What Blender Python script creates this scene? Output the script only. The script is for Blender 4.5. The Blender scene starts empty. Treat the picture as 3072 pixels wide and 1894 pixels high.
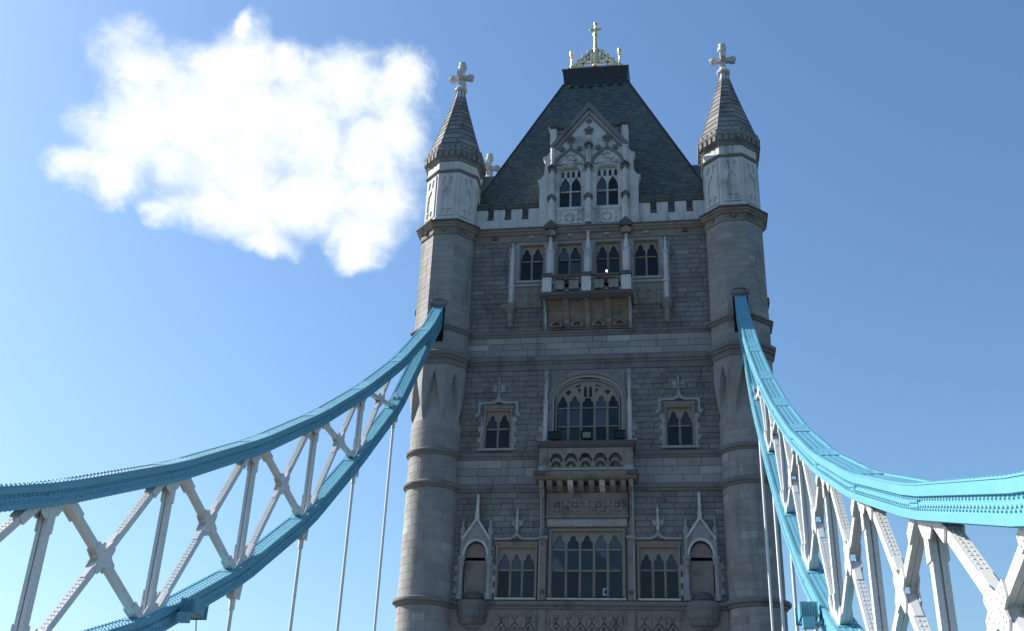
import bpy, math, random
from mathutils import Vector, Matrix
from mathutils.geometry import tessellate_polygon
random.seed(7)
R = math.radians
S = bpy.context.scene
COL = S.collection

# ------------------------------------------------------------------ camera
cam = bpy.data.cameras.new('camera')
cam.sensor_fit = 'HORIZONTAL'; cam.sensor_width = 36.0
cam.lens = 36.0 * 3207.257 / 3072.0
cam.clip_start = 0.1; cam.clip_end = 20000
camo = bpy.data.objects.new('camera', cam); COL.objects.link(camo)
yaw, pitch, roll = -0.17051879, 0.456530605, 0.0408471
fw = Vector((math.sin(yaw)*math.cos(pitch), math.cos(yaw)*math.cos(pitch), math.sin(pitch)))
rt = Vector((math.cos(yaw), -math.sin(yaw), 0)); up = rt.cross(fw)
rt2 = rt*math.cos(roll) + up*math.sin(roll); up2 = up*math.cos(roll) - rt*math.sin(roll)
mw = Matrix((rt2, up2, -fw)).transposed().to_4x4(); mw.translation = (4.894257, -53.47298, 2.229792)
camo.matrix_world = mw
S.camera = camo

# ------------------------------------------------------------------ sky, sun, exposure
SUN_EL, SUN_AZ = R(35), R(-76)          # azimuth measured from +y towards +x
sdir = Vector((math.sin(SUN_AZ)*math.cos(SUN_EL), math.cos(SUN_AZ)*math.cos(SUN_EL), math.sin(SUN_EL)))
W = bpy.data.worlds.new('World'); S.world = W; W.use_nodes = True
wt = W.node_tree; wn = wt.nodes; wl = wt.links
wn.clear()
wout = wn.new('ShaderNodeOutputWorld'); wbg = wn.new('ShaderNodeBackground')
sky = wn.new('ShaderNodeTexSky'); sky.sky_type = 'NISHITA'; sky.sun_disc = False
sky.sun_elevation = SUN_EL; sky.sun_rotation = SUN_AZ
sky.altitude = 0; sky.air_density = 1.3; sky.dust_density = 1.15; sky.ozone_density = 6.0
wbg.inputs['Strength'].default_value = 0.061
wl.new(wbg.outputs[0], wout.inputs[0])
def wmath(op, a, b=None, c=None):
    n = wn.new('ShaderNodeMath'); n.operation = op
    for i, v in enumerate((a, b, c)):
        if v is None: continue
        if isinstance(v, (int, float)): n.inputs[i].default_value = v
        else: wl.new(v, n.inputs[i])
    return n.outputs[0]
def wdot(v, vec):
    n = wn.new('ShaderNodeVectorMath'); n.operation = 'DOT_PRODUCT'
    wl.new(v, n.inputs[0]); n.inputs[1].default_value = vec
    return n.outputs['Value']
# one fair-weather cumulus at its own place in the sky: tangent-plane coordinates about the cloud's direction
wtc = wn.new('ShaderNodeTexCoord')
dirv = wtc.outputs['Generated']
CL_AZ, CL_EL = R(-27.0), R(33.5)
cf = Vector((math.sin(CL_AZ)*math.cos(CL_EL), math.cos(CL_AZ)*math.cos(CL_EL), math.sin(CL_EL)))
cr = Vector((math.cos(CL_AZ), -math.sin(CL_AZ), 0)); cu = cr.cross(cf)
dF = wmath('MAXIMUM', wdot(dirv, cf), 0.05)
cu_u = wmath('DIVIDE', wdot(dirv, cr), dF); cu_v = wmath('DIVIDE', wdot(dirv, cu), dF)
comb = wn.new('ShaderNodeCombineXYZ'); wl.new(cu_u, comb.inputs[0]); wl.new(cu_v, comb.inputs[1])
def wnoise(vec, scale, detail, rough, dist=0.0, off=(0,0,0), col=False):
    m = wn.new('ShaderNodeMapping'); m.inputs['Location'].default_value = off; wl.new(vec, m.inputs['Vector'])
    n = wn.new('ShaderNodeTexNoise'); n.inputs['Scale'].default_value = scale; n.inputs['Detail'].default_value = detail
    n.inputs['Roughness'].default_value = rough; n.inputs['Distortion'].default_value = dist
    wl.new(m.outputs[0], n.inputs['Vector'])
    return n.outputs['Color' if col else 'Fac']
# warp the coordinates a little so the outline is ragged
wc = wnoise(comb.outputs[0], 9.0, 6, 0.6, 0.0, (3.1, 1.7, 0), True)
sub = wn.new('ShaderNodeVectorMath'); sub.operation = 'SUBTRACT'; wl.new(wc, sub.inputs[0]); sub.inputs[1].default_value = (.5, .5, .5)
scl = wn.new('ShaderNodeVectorMath'); scl.operation = 'SCALE'; wl.new(sub.outputs[0], scl.inputs[0]); scl.inputs['Scale'].default_value = 0.075
addv = wn.new('ShaderNodeVectorMath'); addv.operation = 'ADD'; wl.new(comb.outputs[0], addv.inputs[0]); wl.new(scl.outputs[0], addv.inputs[1])
sep = wn.new('ShaderNodeSeparateXYZ'); wl.new(addv.outputs[0], sep.inputs[0])
CLOUD_BLOBS = []
def blob(u, v, ru, rv, k=1.0):
    a = wmath('DIVIDE', wmath('SUBTRACT', sep.outputs[0], u), ru)
    b = wmath('DIVIDE', wmath('SUBTRACT', sep.outputs[1], v), rv)
    d2 = wmath('ADD', wmath('MULTIPLY', a, a), wmath('MULTIPLY', b, b))
    return wmath('MULTIPLY', wmath('MAXIMUM', wmath('SUBTRACT', 1.0, d2), -1.5), k)
CLOUD = [(-.113,-.0454,.042,.024),(-.0874,.0466,.046,.034),(-.0919,-.0131,.047,.034),(-.0404,-.0227,.075,.044),(-.0063,.0654,.030,.044),(-.0155,.098,.011,.018),(.0045,.0247,.063,.047),
         (.0285,-.0582,.048,.036),(-.0171,-.0634,.054,.029),(.0815,.0685,.049,.038),(.126,.0889,.038,.030),(.124,.0336,.046,.058),(.117,-.0185,.048,.049),(.1177,-.0604,.036,.029),(.0375,-.0876,.030,.016),(-.134,-.046,.026,.018),(-.100,-.055,.030,.020),(-.056,.063,.030,.024),(-.037,.058,.030,.030),(.0317,.074,.030,.026),(.053,.066,.030,.030),(.119,-.082,.028,.022),(-.060,-.072,.022,.014),(.060,.010,.050,.050),(.065,-.035,.040,.040),(-.050,.030,.060,.050),(-.020,.050,.050,.045),(.050,.045,.050,.045),(.0,-.030,.070,.050),(-.07,.0,.06,.05)]
acc = None
for b in CLOUD:
    o = blob(*b)
    acc = o if acc is None else wmath('SMOOTH_MAX', acc, o, 0.6)
fb = wnoise(comb.outputs[0], 13.0, 9, 0.57, 0.5, (7.3, 2.2, 1.0))
fb2 = wnoise(comb.outputs[0], 34.0, 8, 0.6, 0.8, (1.3, 5.2, 3.0))
dens = wmath('ADD', wmath('MULTIPLY', acc, 1.05), wmath('ADD', wmath('MULTIPLY', wmath('SUBTRACT', fb, 0.5), 1.7), wmath('MULTIPLY', wmath('SUBTRACT', fb2, 0.5), 1.15)))
mr = wn.new('ShaderNodeMapRange'); mr.interpolation_type = 'SMOOTHSTEP'
wl.new(dens, mr.inputs['Value']); mr.inputs['From Min'].default_value = -0.36; mr.inputs['From Max'].default_value = 1.05
mr.inputs['To Min'].default_value = 0; mr.inputs['To Max'].default_value = 0.97
front = wmath('GREATER_THAN', wdot(dirv, cf), 0.3)
cmask = wmath('MULTIPLY', mr.outputs[0], front)
ccol = wn.new('ShaderNodeMix'); ccol.data_type = 'RGBA'
wl.new(cmask, ccol.inputs['Factor']); gam = wn.new('ShaderNodeVectorMath'); gam.operation = 'MULTIPLY'; gam.inputs[1].default_value = (.85, .925, .955); wl.new(sky.outputs[0], gam.inputs[0]); wl.new(gam.outputs[0], ccol.inputs['A'])
cshade = wn.new('ShaderNodeMapRange'); wl.new(dens, cshade.inputs['Value']); cshade.inputs['From Min'].default_value = .2; cshade.inputs['From Max'].default_value = 1.5
cw = wn.new('ShaderNodeMix'); cw.data_type = 'RGBA'; wl.new(cshade.outputs[0], cw.inputs['Factor']); cw.inputs['A'].default_value = (4.6, 5.2, 5.7, 1); cw.inputs['B'].default_value = (6.3, 6.35, 6.3, 1)
wl.new(cw.outputs['Result'], ccol.inputs['B'])
wl.new(ccol.outputs['Result'], wbg.inputs['Color'])

sun = bpy.data.lights.new('sun', 'SUN'); sun.energy = 3.3; sun.angle = R(0.53); sun.color = (1.0, 0.95, 0.86)
suno = bpy.data.objects.new('sun', sun); COL.objects.link(suno)
suno.rotation_euler = (-sdir).to_track_quat('-Z', 'Y').to_euler(); suno.location = sdir*200
S.view_settings.view_transform = 'Standard'; S.view_settings.look = 'None'
S.view_settings.gamma = 1.0; S.view_settings.use_curve_mapping = False
S.view_settings.exposure = 1.6
S.render.engine = 'CYCLES'
S.cycles.use_denoising = True; S.cycles.max_bounces = 6; S.cycles.diffuse_bounces = 3; S.cycles.glossy_bounces = 3
S.cycles.transparent_max_bounces = 8; S.cycles.use_adaptive_sampling = True; S.cycles.adaptive_threshold = 0.01

# ------------------------------------------------------------------ materials
def mat(name, base, rough=0.8, metal=0.0, var=0.0, noise=(), bump=None, spec=0.3, stain=None, streak=None):
    """base colour; var = spread from the 'tint' attribute; noise = [(scale, detail, amount)]; stain = (colour, scale, lo, hi)"""
    m = bpy.data.materials.new(name); m.use_nodes = True
    t = m.node_tree; n = t.nodes; l = t.links
    p = n['Principled BSDF']; p.inputs['Roughness'].default_value = rough; p.inputs['Metallic'].default_value = metal
    p.inputs['Specular IOR Level'].default_value = spec
    tc = n.new('ShaderNodeTexCoord'); co = tc.outputs['Object']
    def mth(op, a, b):
        q = n.new('ShaderNodeMath'); q.operation = op
        for i, v in enumerate((a, b)):
            if isinstance(v, (int, float)): q.inputs[i].default_value = v
            else: l.new(v, q.inputs[i])
        return q.outputs[0]
    def ns(scale, detail, vec=co, rough_=.6):
        q = n.new('ShaderNodeTexNoise'); q.inputs['Scale'].default_value = scale; q.inputs['Detail'].default_value = detail
        q.inputs['Roughness'].default_value = rough_; l.new(vec, q.inputs['Vector']); return q.outputs['Fac']
    f = None
    if var:
        a = n.new('ShaderNodeAttribute'); a.attribute_name = 'tint'
        f = mth('ADD', 1.0, mth('MULTIPLY', mth('SUBTRACT', a.outputs['Fac'], 0.5), 2*var))
    for sc, de, am in noise:
        g = mth('ADD', 1.0, mth('MULTIPLY', mth('SUBTRACT', ns(sc, de), 0.5), 2*am))
        f = g if f is None else mth('MULTIPLY', f, g)
    c = n.new('ShaderNodeVectorMath'); c.operation = 'SCALE'; c.inputs[0].default_value = base[:3]
    if f is not None: l.new(f, c.inputs['Scale'])
    else: c.inputs['Scale'].default_value = 1.0
    out = c.outputs[0]
    def over(out, colr, fac):
        mx = n.new('ShaderNodeMix'); mx.data_type = 'RGBA'; l.new(fac, mx.inputs['Factor']); l.new(out, mx.inputs['A'])
        mx.inputs['B'].default_value = (*colr, 1); return mx.outputs['Result']
    def ramp(v, lo, hi, mx_):
        q = n.new('ShaderNodeMapRange'); l.new(v, q.inputs['Value']); q.inputs['From Min'].default_value = lo; q.inputs['From Max'].default_value = hi
        q.inputs['To Max'].default_value = mx_; q.interpolation_type = 'SMOOTHSTEP'; return q.outputs[0]
    if stain:
        colr, sc, lo, hi, mxa = stain
        out = over(out, colr, ramp(ns(sc, 6, rough_=.65), lo, hi, mxa))
    if streak:                                   # run-off streaks: noise stretched along z
        colr, sc, lo, hi, mxa = streak
        mp = n.new('ShaderNodeMapping'); mp.inputs['Scale'].default_value = (sc, sc, sc*.09); l.new(co, mp.inputs['Vector'])
        out = over(out, colr, ramp(ns(1.0, 5, mp.outputs[0]), lo, hi, mxa))
    l.new(out, p.inputs['Base Color'])
    if bump:
        sc, de, st, di = bump
        b = n.new('ShaderNodeBump'); b.inputs['Strength'].default_value = st; b.inputs['Distance'].default_value = di
        l.new(ns(sc, de), b.inputs['Height']); l.new(b.outputs[0], p.inputs['Normal'])
    return m
DARK = (.035, .034, .035); BROWN = (.085, .062, .042)
M_GRAN = mat('rock_faced_granite', (.196, .191, .184), .9, var=.14, noise=[(2.2, 5, .25), (.35, 3, .25)], bump=(14, 6, .7, .03), stain=(DARK, .45, .50, .74, .5), streak=((.135, .110, .088), 1.0, .48, .74, .6))
M_ASH = mat('granite_ashlar', (.28, .271, .258), .85, var=.13, noise=[(3, 4, .14), (.3, 3, .22)], bump=(40, 4, .25, .01), stain=((.19, .160, .130), .5, .48, .74, .55), streak=(DARK, 1.3, .52, .75, .5))
M_CORE = mat('mortar_joint', (.13, .128, .125), .95, noise=[(5, 3, .2)])
M_STR = mat('string_course_stone', (.185, .178, .172), .85, var=.15, noise=[(2.0, 5, .2)], bump=(20, 5, .3, .01), streak=(DARK, 1.1, .5, .75, .6))
M_PORT = mat('portland_stone', (.53, .525, .51), .8, var=.10, noise=[(2.5, 5, .16), (.5, 3, .14)], bump=(26, 5, .3, .01), stain=((.20, .195, .185), .9, .50, .76, .6), streak=((.10, .10, .10), 1.8, .52, .76, .6))
M_WEATH = mat('weathered_bath_stone', (.232, .206, .178), .85, var=.15, noise=[(2.2, 5, .25), (9, 4, .12)], bump=(18, 5, .4, .012), stain=(DARK, 1.2, .50, .74, .7), streak=((.42, .43, .43), 2.1, .58, .74, .55))
M_SOOT = mat('soot_weathered_coping', (.105, .095, .088), .9, var=.2, noise=[(3, 5, .35)], bump=(18, 5, .5, .015), stain=((.28, .27, .26), 1.6, .60, .80, .5))
M_TRIM = mat('pale_dressed_stone', (.31, .31, .305), .8, var=.15, noise=[(2.6, 5, .18)], bump=(24, 4, .3, .01), stain=(BROWN, .9, .54, .72, .6), streak=(DARK, 1.7, .56, .8, .4))
M_SPIRE = mat('spire_stone', (.20, .198, .195), .85, var=.28, noise=[(2.0, 5, .22)], bump=(20, 5, .4, .012), stain=((.06, .06, .062), .9, .48, .70, .65))
M_FRAME = mat('window_frame_stone', (.255, .222, .182), .8, var=.25, noise=[(4, 4, .2)], bump=(24, 4, .3, .01))
M_SLATE = mat('green_grey_slate', (.080, .101, .098), .62, var=.26, noise=[(1.0, 5, .25), (.18, 3, .22)], bump=(20, 3, .3, .006), stain=((.11, .125, .115), .5, .55, .8, .35), spec=.4)
M_LEAD = mat('dark_lead', (.030, .034, .042), .5, var=.1, noise=[(2, 5, .25)], bump=(8, 4, .2, .01), stain=((.10, .12, .14), 1.0, .6, .8, .35))
M_GOLD = mat('gilded_iron', (.86, .68, .36), .32, .75, noise=[(6, 4, .15)], stain=((.22, .20, .12), 4, .55, .75, .35))
M_BLUE = mat('blue_painted_steel', (.115, .335, .44), .42, noise=[(.7, 4, .14), (5, 4, .08)], bump=(3, 3, .08, .01), stain=((.16, .40, .46), .9, .55, .80, .40), streak=((.05, .13, .17), 2.5, .60, .80, .45), spec=.5)
M_WHITE = mat('white_painted_steel', (.64, .645, .635), .42, noise=[(.7, 4, .05), (6, 4, .04)], bump=(3, 3, .08, .01), stain=((.46, .42, .36), 1.2, .56, .80, .40), streak=((.34, .28, .22), 2.6, .60, .82, .40), spec=.5)
M_IRON = mat('black_lamp_housing', (.018, .018, .019), .5, noise=[(4, 3, .2)])
M_LENS = mat('lamp_glass', (.16, .14, .10), .15, spec=.6)
M_CAB = mat('black_cable', (.02, .02, .022), .6)
M_ROAD = mat('asphalt', (.05, .05, .05), .9, noise=[(3, 5, .15)], bump=(60, 3, .4, .01))
M_PAVE = mat('paving', (.27, .265, .25), .9, noise=[(2, 5, .15)])
M_RIV = mat('river_water', (.045, .050, .042), .08, noise=[(.02, 3, .2)], bump=(.6, 5, .5, .3), spec=.5)
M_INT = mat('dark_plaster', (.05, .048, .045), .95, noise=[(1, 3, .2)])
# glass: clear with a dark tint, mirror by angle
M_GLASS = bpy.data.materials.new('window_glass'); M_GLASS.use_nodes = True
def _glass():
    t = M_GLASS.node_tree; n = t.nodes; l = t.links; n.clear()
    o = n.new('ShaderNodeOutputMaterial'); mx = n.new('ShaderNodeMixShader'); tr = n.new('ShaderNodeBsdfTransparent'); gl = n.new('ShaderNodeBsdfGlossy')
    fr = n.new('ShaderNodeFresnel'); fr.inputs['IOR'].default_value = 1.5
    tr.inputs['Color'].default_value = (.42, .47, .52, 1); gl.inputs['Roughness'].default_value = .06
    tc = n.new('ShaderNodeTexCoord'); ns = n.new('ShaderNodeTexNoise'); ns.inputs['Scale'].default_value = 1.3; ns.inputs['Detail'].default_value = 3
    l.new(tc.outputs['Object'], ns.inputs['Vector']); b = n.new('ShaderNodeBump'); b.inputs['Strength'].default_value = .12; b.inputs['Distance'].default_value = .05
    l.new(ns.outputs['Fac'], b.inputs['Height']); l.new(b.outputs[0], gl.inputs['Normal'])
    mu = n.new('ShaderNodeMath'); mu.operation = 'MULTIPLY'; mu.operation = 'MULTIPLY_ADD'; mu.inputs[1].default_value = 1.0; l.new(fr.outputs[0], mu.inputs[0])
    oi = n.new('ShaderNodeObjectInfo'); pw = n.new('ShaderNodeMath'); pw.operation = 'POWER'; pw.inputs[1].default_value = 3.0; l.new(oi.outputs['Random'], pw.inputs[0])
    ml = n.new('ShaderNodeMath'); ml.operation = 'MULTIPLY'; ml.inputs[1].default_value = .075; l.new(pw.outputs[0], ml.inputs[0]); l.new(ml.outputs[0], mu.inputs[2])
    l.new(mu.outputs[0], mx.inputs[0]); l.new(tr.outputs[0], mx.inputs[1]); l.new(gl.outputs[0], mx.inputs[2]); l.new(mx.outputs[0], o.inputs[0])
_glass()
M_BULB = bpy.data.materials.new('lit_lamp'); M_BULB.use_nodes = True
_p = M_BULB.node_tree.nodes['Principled BSDF']; _p.inputs['Emission Color'].default_value = (1, .72, .38, 1); _p.inputs['Emission Strength'].default_value = 14

# ------------------------------------------------------------------ mesh helpers
class MB:
    def __init__(s): s.v = []; s.f = []; s.t = []; s.cur = .5
    def add(s, vs, fs):
        o = len(s.v); s.v += [tuple(p) for p in vs]
        for f in fs: s.f.append(tuple(i+o for i in f)); s.t.append(s.cur)
        return s
    def box(s, x0, x1, y0, y1, z0, z1):
        return s.add([(x0,y0,z0),(x1,y0,z0),(x1,y1,z0),(x0,y1,z0),(x0,y0,z1),(x1,y0,z1),(x1,y1,z1),(x0,y1,z1)],
                     [(0,1,5,4),(1,2,6,5),(2,3,7,6),(3,0,4,7),(4,5,6,7),(3,2,1,0)])
    def loft(s, rings, cap0=True, cap1=True, skip=()):
        n = len(rings[0]); vs = [p for r in rings for p in r]; fs = []
        for k in range(len(rings)-1):
            for i in range(n):
                if i in skip: continue
                j = (i+1) % n; fs.append((k*n+i, k*n+j, (k+1)*n+j, (k+1)*n+i))
        if cap0: fs.append(tuple(range(n-1, -1, -1)))
        if cap1: fs.append(tuple((len(rings)-1)*n+i for i in range(n)))
        return s.add(vs, fs)
    def plate(s, outer, holes=(), y0=0.0, y1=.1, ax='y', mp=None):
        """flat plate with holes: 2-d loops (a,b) -> extruded between y0 (front) and y1; ax 'y': (x,z) plane, ax 'x': (y,z) plane"""
        def area(p): return sum(p[i][0]*p[(i+1)%len(p)][1]-p[(i+1)%len(p)][0]*p[i][1] for i in range(len(p)))
        outer = list(outer) if area(outer) > 0 else list(outer)[::-1]
        loops = [outer]+[(list(h) if area(h) < 0 else list(h)[::-1]) for h in holes]
        tri = tessellate_polygon([[Vector((a, b, 0)) for a, b in lp] for lp in loops])
        flat = [p for lp in loops for p in lp]; n = len(flat)
        f3 = mp or ((lambda a, b, y: (a, y, b)) if ax == 'y' else (lambda a, b, y: (y, a, b)))
        vs = [f3(a, b, y0) for a, b in flat]+[f3(a, b, y1) for a, b in flat]
        fs = []
        for t in tri:
            a, b, c = (flat[i] for i in t)
            ccw = (b[0]-a[0])*(c[1]-a[1])-(c[0]-a[0])*(b[1]-a[1]) > 0
            t = tuple(t) if ccw else tuple(t)[::-1]
            fs.append(t); fs.append(tuple(i+n for i in t[::-1]))
        o = 0
        for lp in loops:
            k = len(lp)
            for i in range(k):
                j = (i+1) % k; fs.append((o+j, o+i, o+i+n, o+j+n))
            o += k
        return s.add(vs, fs)
    def tube(s, path, r, n=8, caps=True):
        path = [Vector(p) for p in path]; rings = []
        for i, p in enumerate(path):
            d = (path[min(i+1, len(path)-1)]-path[max(i-1, 0)]).normalized()
            a = d.cross(Vector((0, 1, 0)) if abs(d.y) < .9 else Vector((1, 0, 0))).normalized(); b = d.cross(a)
            rr = r[i] if isinstance(r, (list, tuple)) else r
            rings.append([tuple(p+a*math.cos(2*math.pi*k/n)*rr+b*math.sin(2*math.pi*k/n)*rr) for k in range(n)])
        return s.loft(rings, caps, caps)
    def ring(s, cx, cy, prof, n=8, cap0=False, cap1=False, rot=None, skip=()):
        """lathe about (cx,cy): prof = [(radius, z)]; for n = 8 the radius is the inradius"""
        k = 1/math.cos(math.pi/n) if n <= 12 else 1
        a0 = math.pi/n if rot is None else rot
        rings = [[(cx+r*k*math.cos(a0+2*math.pi*i/n), cy+r*k*math.sin(a0+2*math.pi*i/n), z) for i in range(n)] for r, z in prof]
        return s.loft(rings, cap0, cap1, skip)
    def run(s, x0, x1, prof, capped=True):
        """profile [(y,z)] drawn from x0 to x1"""
        n = len(prof); vs = [(x0, y, z) for y, z in prof]+[(x1, y, z) for y, z in prof]
        fs = [(i, i+1, n+i+1, n+i) for i in range(n-1)]
        fs.append((n-1, 0, n, 2*n-1))
        if capped: fs += [tuple(range(n-1, -1, -1)), tuple(range(n, 2*n))]
        return s.add(vs, fs)
    def ball(s, c, r, n=8, m=5, sx=1, sy=1, sz=1):
        rings = []
        for i in range(1, m):
            a = math.pi*i/m
            rings.append([(c[0]+sx*r*math.sin(a)*math.cos(2*math.pi*k/n), c[1]+sy*r*math.sin(a)*math.sin(2*math.pi*k/n), c[2]-sz*r*math.cos(a)) for k in range(n)])
        o = len(s.v); s.loft(rings, False, False)
        q = len(s.v); s.v += [(c[0], c[1], c[2]-sz*r), (c[0], c[1], c[2]+sz*r)]
        for k in range(n):
            s.f.append((o+(k+1) % n, o+k, q)); s.t.append(s.cur)
            b = o+(m-2)*n; s.f.append((b+k, b+(k+1) % n, q+1)); s.t.append(s.cur)
        return s
def mk(name, mb, m, parent=None, smooth=False, label=None, kind=None):
    me = bpy.data.meshes.new(name); me.from_pydata(mb.v, [], mb.f); me.materials.append(m)
    a = me.attributes.new('tint', 'FLOAT', 'FACE'); a.data.foreach_set('value', mb.t)
    if smooth:
        me.polygons.foreach_set('use_smooth', [True]*len(me.polygons))
        me.set_sharp_from_angle(angle=R(38))
    me.validate(); me.update()
    o = bpy.data.objects.new(name, me); COL.objects.link(o)
    if parent is not None:
        o.parent = parent
        w = Matrix.Identity(4); q = parent
        while q is not None: w = Matrix.Translation(q.location) @ w; q = q.parent
        if parent.type == 'EMPTY': o.matrix_parent_inverse = Matrix.Translation(-Vector(parent.location))
    if label: o['label'] = label
    if kind: o['kind'] = kind
    return o
def thing(name, loc, label, cat, group=None):
    o = bpy.data.objects.new(name, None); COL.objects.link(o); o.location = loc; o.empty_display_size = .5
    o['label'] = label; o['category'] = cat
    if group: o['group'] = group
    return o
def rnd(a, b): return random.uniform(a, b)

# ------------------------------------------------------------------ the ground the place stands on
def struct(name, mb, m):
    o = mk(name, mb, m); o['kind'] = 'structure'; return o
struct('river', MB().add([(-3000,-3000,-8),(3000,-3000,-8),(3000,3000,-8),(-3000,3000,-8)], [(0,1,2,3)]), M_RIV)
struct('river_pier', MB().loft([[(-13,-6,-9),(13,-6,-9),(16,5.3,-9),(13,17,-9),(-13,17,-9),(-16,5.3,-9)],[(-13,-6,-.6),(13,-6,-.6),(16,5.3,-.6),(13,17,-.6),(-13,17,-.6),(-16,5.3,-.6)]]), M_ASH)
struct('road', MB().box(-5.2, 5.2, -85, 40, -.2, .45), M_ROAD)
struct('pavement', MB().box(5.205, 9.0, -85, -1.6, -.3, .6), M_PAVE)
struct('pavement', MB().box(-9.0, -5.205, -85, -1.6, -.3, .6), M_PAVE)

# ------------------------------------------------------------------ the tower
TW = thing('bridge_tower', (0, 5.3, -.6), 'tall grey stone gothic bridge tower with steep slate roof and corner turrets', 'tower')
TX, TY, TI = 8.24, .15, 1.53         # turret axis and inradius
YB = 10.6                            # the rear wall's plane
# openings in the front wall: (x0,x1,z0,z1)
OPEN = [(-1.78,1.78,13.1,16.6),(-4.56,-2.62,13.1,15.75),(2.62,4.56,13.1,15.75),
        (-1.74,1.74,21.1,24.9),(-5.52,-4.18,20.95,23.2),(4.18,5.52,20.95,23.2),
        (-3.96,-2.62,30.95,33.45),(-1.79,-.43,30.6,33.45),(.43,1.79,30.6,33.45),(2.62,3.96,30.95,33.45),
        (-6.28,-5.12,13.0,16.0),(5.12,6.28,13.0,16.0),(-4.2,4.2,-.2,8.6)]
def wall_core():
    mb = MB(); zs = sorted({-.6, 34.5, *[o[2] for o in OPEN], *[o[3] for o in OPEN]})
    for z0, z1 in zip(zs, zs[1:]):
        zc = (z0+z1)/2; x = -7.6
        for a, b in sorted((o[0], o[1]) for o in OPEN if o[2] < zc < o[3])+[(7.6, 7.6)]:
            if a > x: mb.box(x, a, .06, .75, z0, z1)
            x = b
    return mb
wall = mk('wall', wall_core(), M_CORE, TW)
mk('wall', MB().box(-7.6, -6.9, .76, YB-.01, -.6, 35), M_ASH, TW)
mk('wall', MB().box(6.9, 7.6, .76, YB-.01, -.6, 35), M_ASH, TW)
mk('wall', MB().box(-7.6, 7.6, YB, YB+.7, 8.6, 35), M_ASH, TW)
mk('floor', MB().box(-6.88, 6.88, .77, YB-.02, 9.4, 9.8).box(-6.88, 6.88, .77, YB-.02, 18.7, 19.1).box(-6.88, 6.88, .77, YB-.02, 26.4, 26.8).box(-6.88, 6.88, .77, YB-.02, 34.1, 34.4), M_INT, TW)
# keep-out boxes for the facing stones (dressings and balconies cover these)
KEEP = [(-2.06,2.06,12.9,17.2),(-4.72,-2.4,12.9,15.95),(2.4,4.72,12.9,15.95),(-2.0,2.0,20.7,25.0),(-5.66,-4.04,20.85,23.4),(4.04,5.66,20.85,23.4),
        (-4.2,4.2,30.8,33.6),(-2.3,2.3,29.2,33.6),(-4.2,4.2,29.3,30.8),(-6.3,-5.1,12.9,16.2),(5.1,6.3,12.9,16.2),(-2.35,2.35,17.1,20.9)]
def stone_mesh(mb, x0, x1, z0, z1, y, rock):
    g = .008; x0 += g; x1 -= g; z0 += g; z1 -= g; yb = .075
    if rock:
        e = .014; j = lambda: rnd(-.010, .010)
        nx = 2 if x1-x0 < .55 else 3
        vs = [(x0,yb,z0),(x1,yb,z0),(x1,yb,z1),(x0,yb,z1),(x0,y+.02,z0),(x1,y+.02,z0),(x1,y+.02,z1),(x0,y+.02,z1),
              (x0+.03,y+j(),z0+.03),(x1-.03,y+j(),z0+.03),(x1-.03,y+j(),z1-.03),(x0+.03,y+j(),z1-.03)]
        fs = [(0,1,5,4),(1,2,6,5),(2,3,7,6),(3,0,4,7),(4,5,9,8),(5,6,10,9),(6,7,11,10),(7,4,8,11)]
        xm = x0+(x1-x0)*rnd(.35,.65); zm = z0+(z1-z0)*rnd(.4,.6)
        vs.append((xm, y-rnd(.012, .055), zm)); fs += [(8,9,12),(9,10,12),(10,11,12),(11,8,12)]
    else:
        e = .012
        vs = [(x0,yb,z0),(x1,yb,z0),(x1,yb,z1),(x0,yb,z1),(x0,y+e,z0),(x1,y+e,z0),(x1,y+e,z1),(x0,y+e,z1),(x0+e,y,z0+e),(x1-e,y,z0+e),(x1-e,y,z1-e),(x0+e,y,z1-e)]
        fs = [(0,1,5,4),(1,2,6,5),(2,3,7,6),(3,0,4,7),(4,5,9,8),(5,6,10,9),(6,7,11,10),(7,4,8,11),(8,9,10,11)]
    mb.add(vs, fs)
STONES = []
def courses(z0, z1, h, ln, rock, xa=-6.95, xb=6.95, y=0.0):
    n = round((z1-z0)/h); h = (z1-z0)/n
    for k in range(n):
        a, b = z0+k*h, z0+(k+1)*h
        cut = sorted((o[0], o[1]) for o in KEEP if o[2] < b-.06 and o[3] > a+.06)
        x = xa; free = []
        for c, d in cut:
            if c > x: free.append((x, c))
            x = max(x, d)
        if x < xb: free.append((x, xb))
        for c, d in free:
            m = max(1, round((d-c)/rnd(ln*.85, ln*1.15))); w = [rnd(.6, 1.4) for _ in range(m)]; t = sum(w); q = c
            for u in w:
                e = q+(d-c)*u/t; STONES.append((q, e, a, b, y+rnd(-.02, .012), rock)); q = e
courses(12.98, 18.56, .31, .68, True); courses(18.98, 20.34, .45, 1.15, False, y=-.02)
courses(20.74, 25.45, .31, .68, True); courses(26.32, 27.45, .377, 1.15, False, y=-.03)
courses(27.82, 33.6, .31, .68, True); courses(9.4, 11.2, .45, 1.0, False, y=-.02)
STONES.sort(key=lambda q: -(q[1]-q[0])*(q[3]-q[2])*(1 if q[2] > 12 else 0))
rest = {True: MB(), False: MB()}
for i, q in enumerate(STONES):
    tn = rnd(0, 1) if random.random() > .03 else 1.6
    if i < 300:
        b = MB(); b.cur = tn; stone_mesh(b, *q); mk('stone_block', b, M_GRAN if q[5] else M_ASH, wall)
    else:
        b = rest[q[5]]; b.cur = tn; stone_mesh(b, *q)
mk('rubble_courses', rest[True], M_GRAN, wall, kind='stuff'); mk('ashlar_courses', rest[False], M_ASH, wall, kind='stuff')

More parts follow.
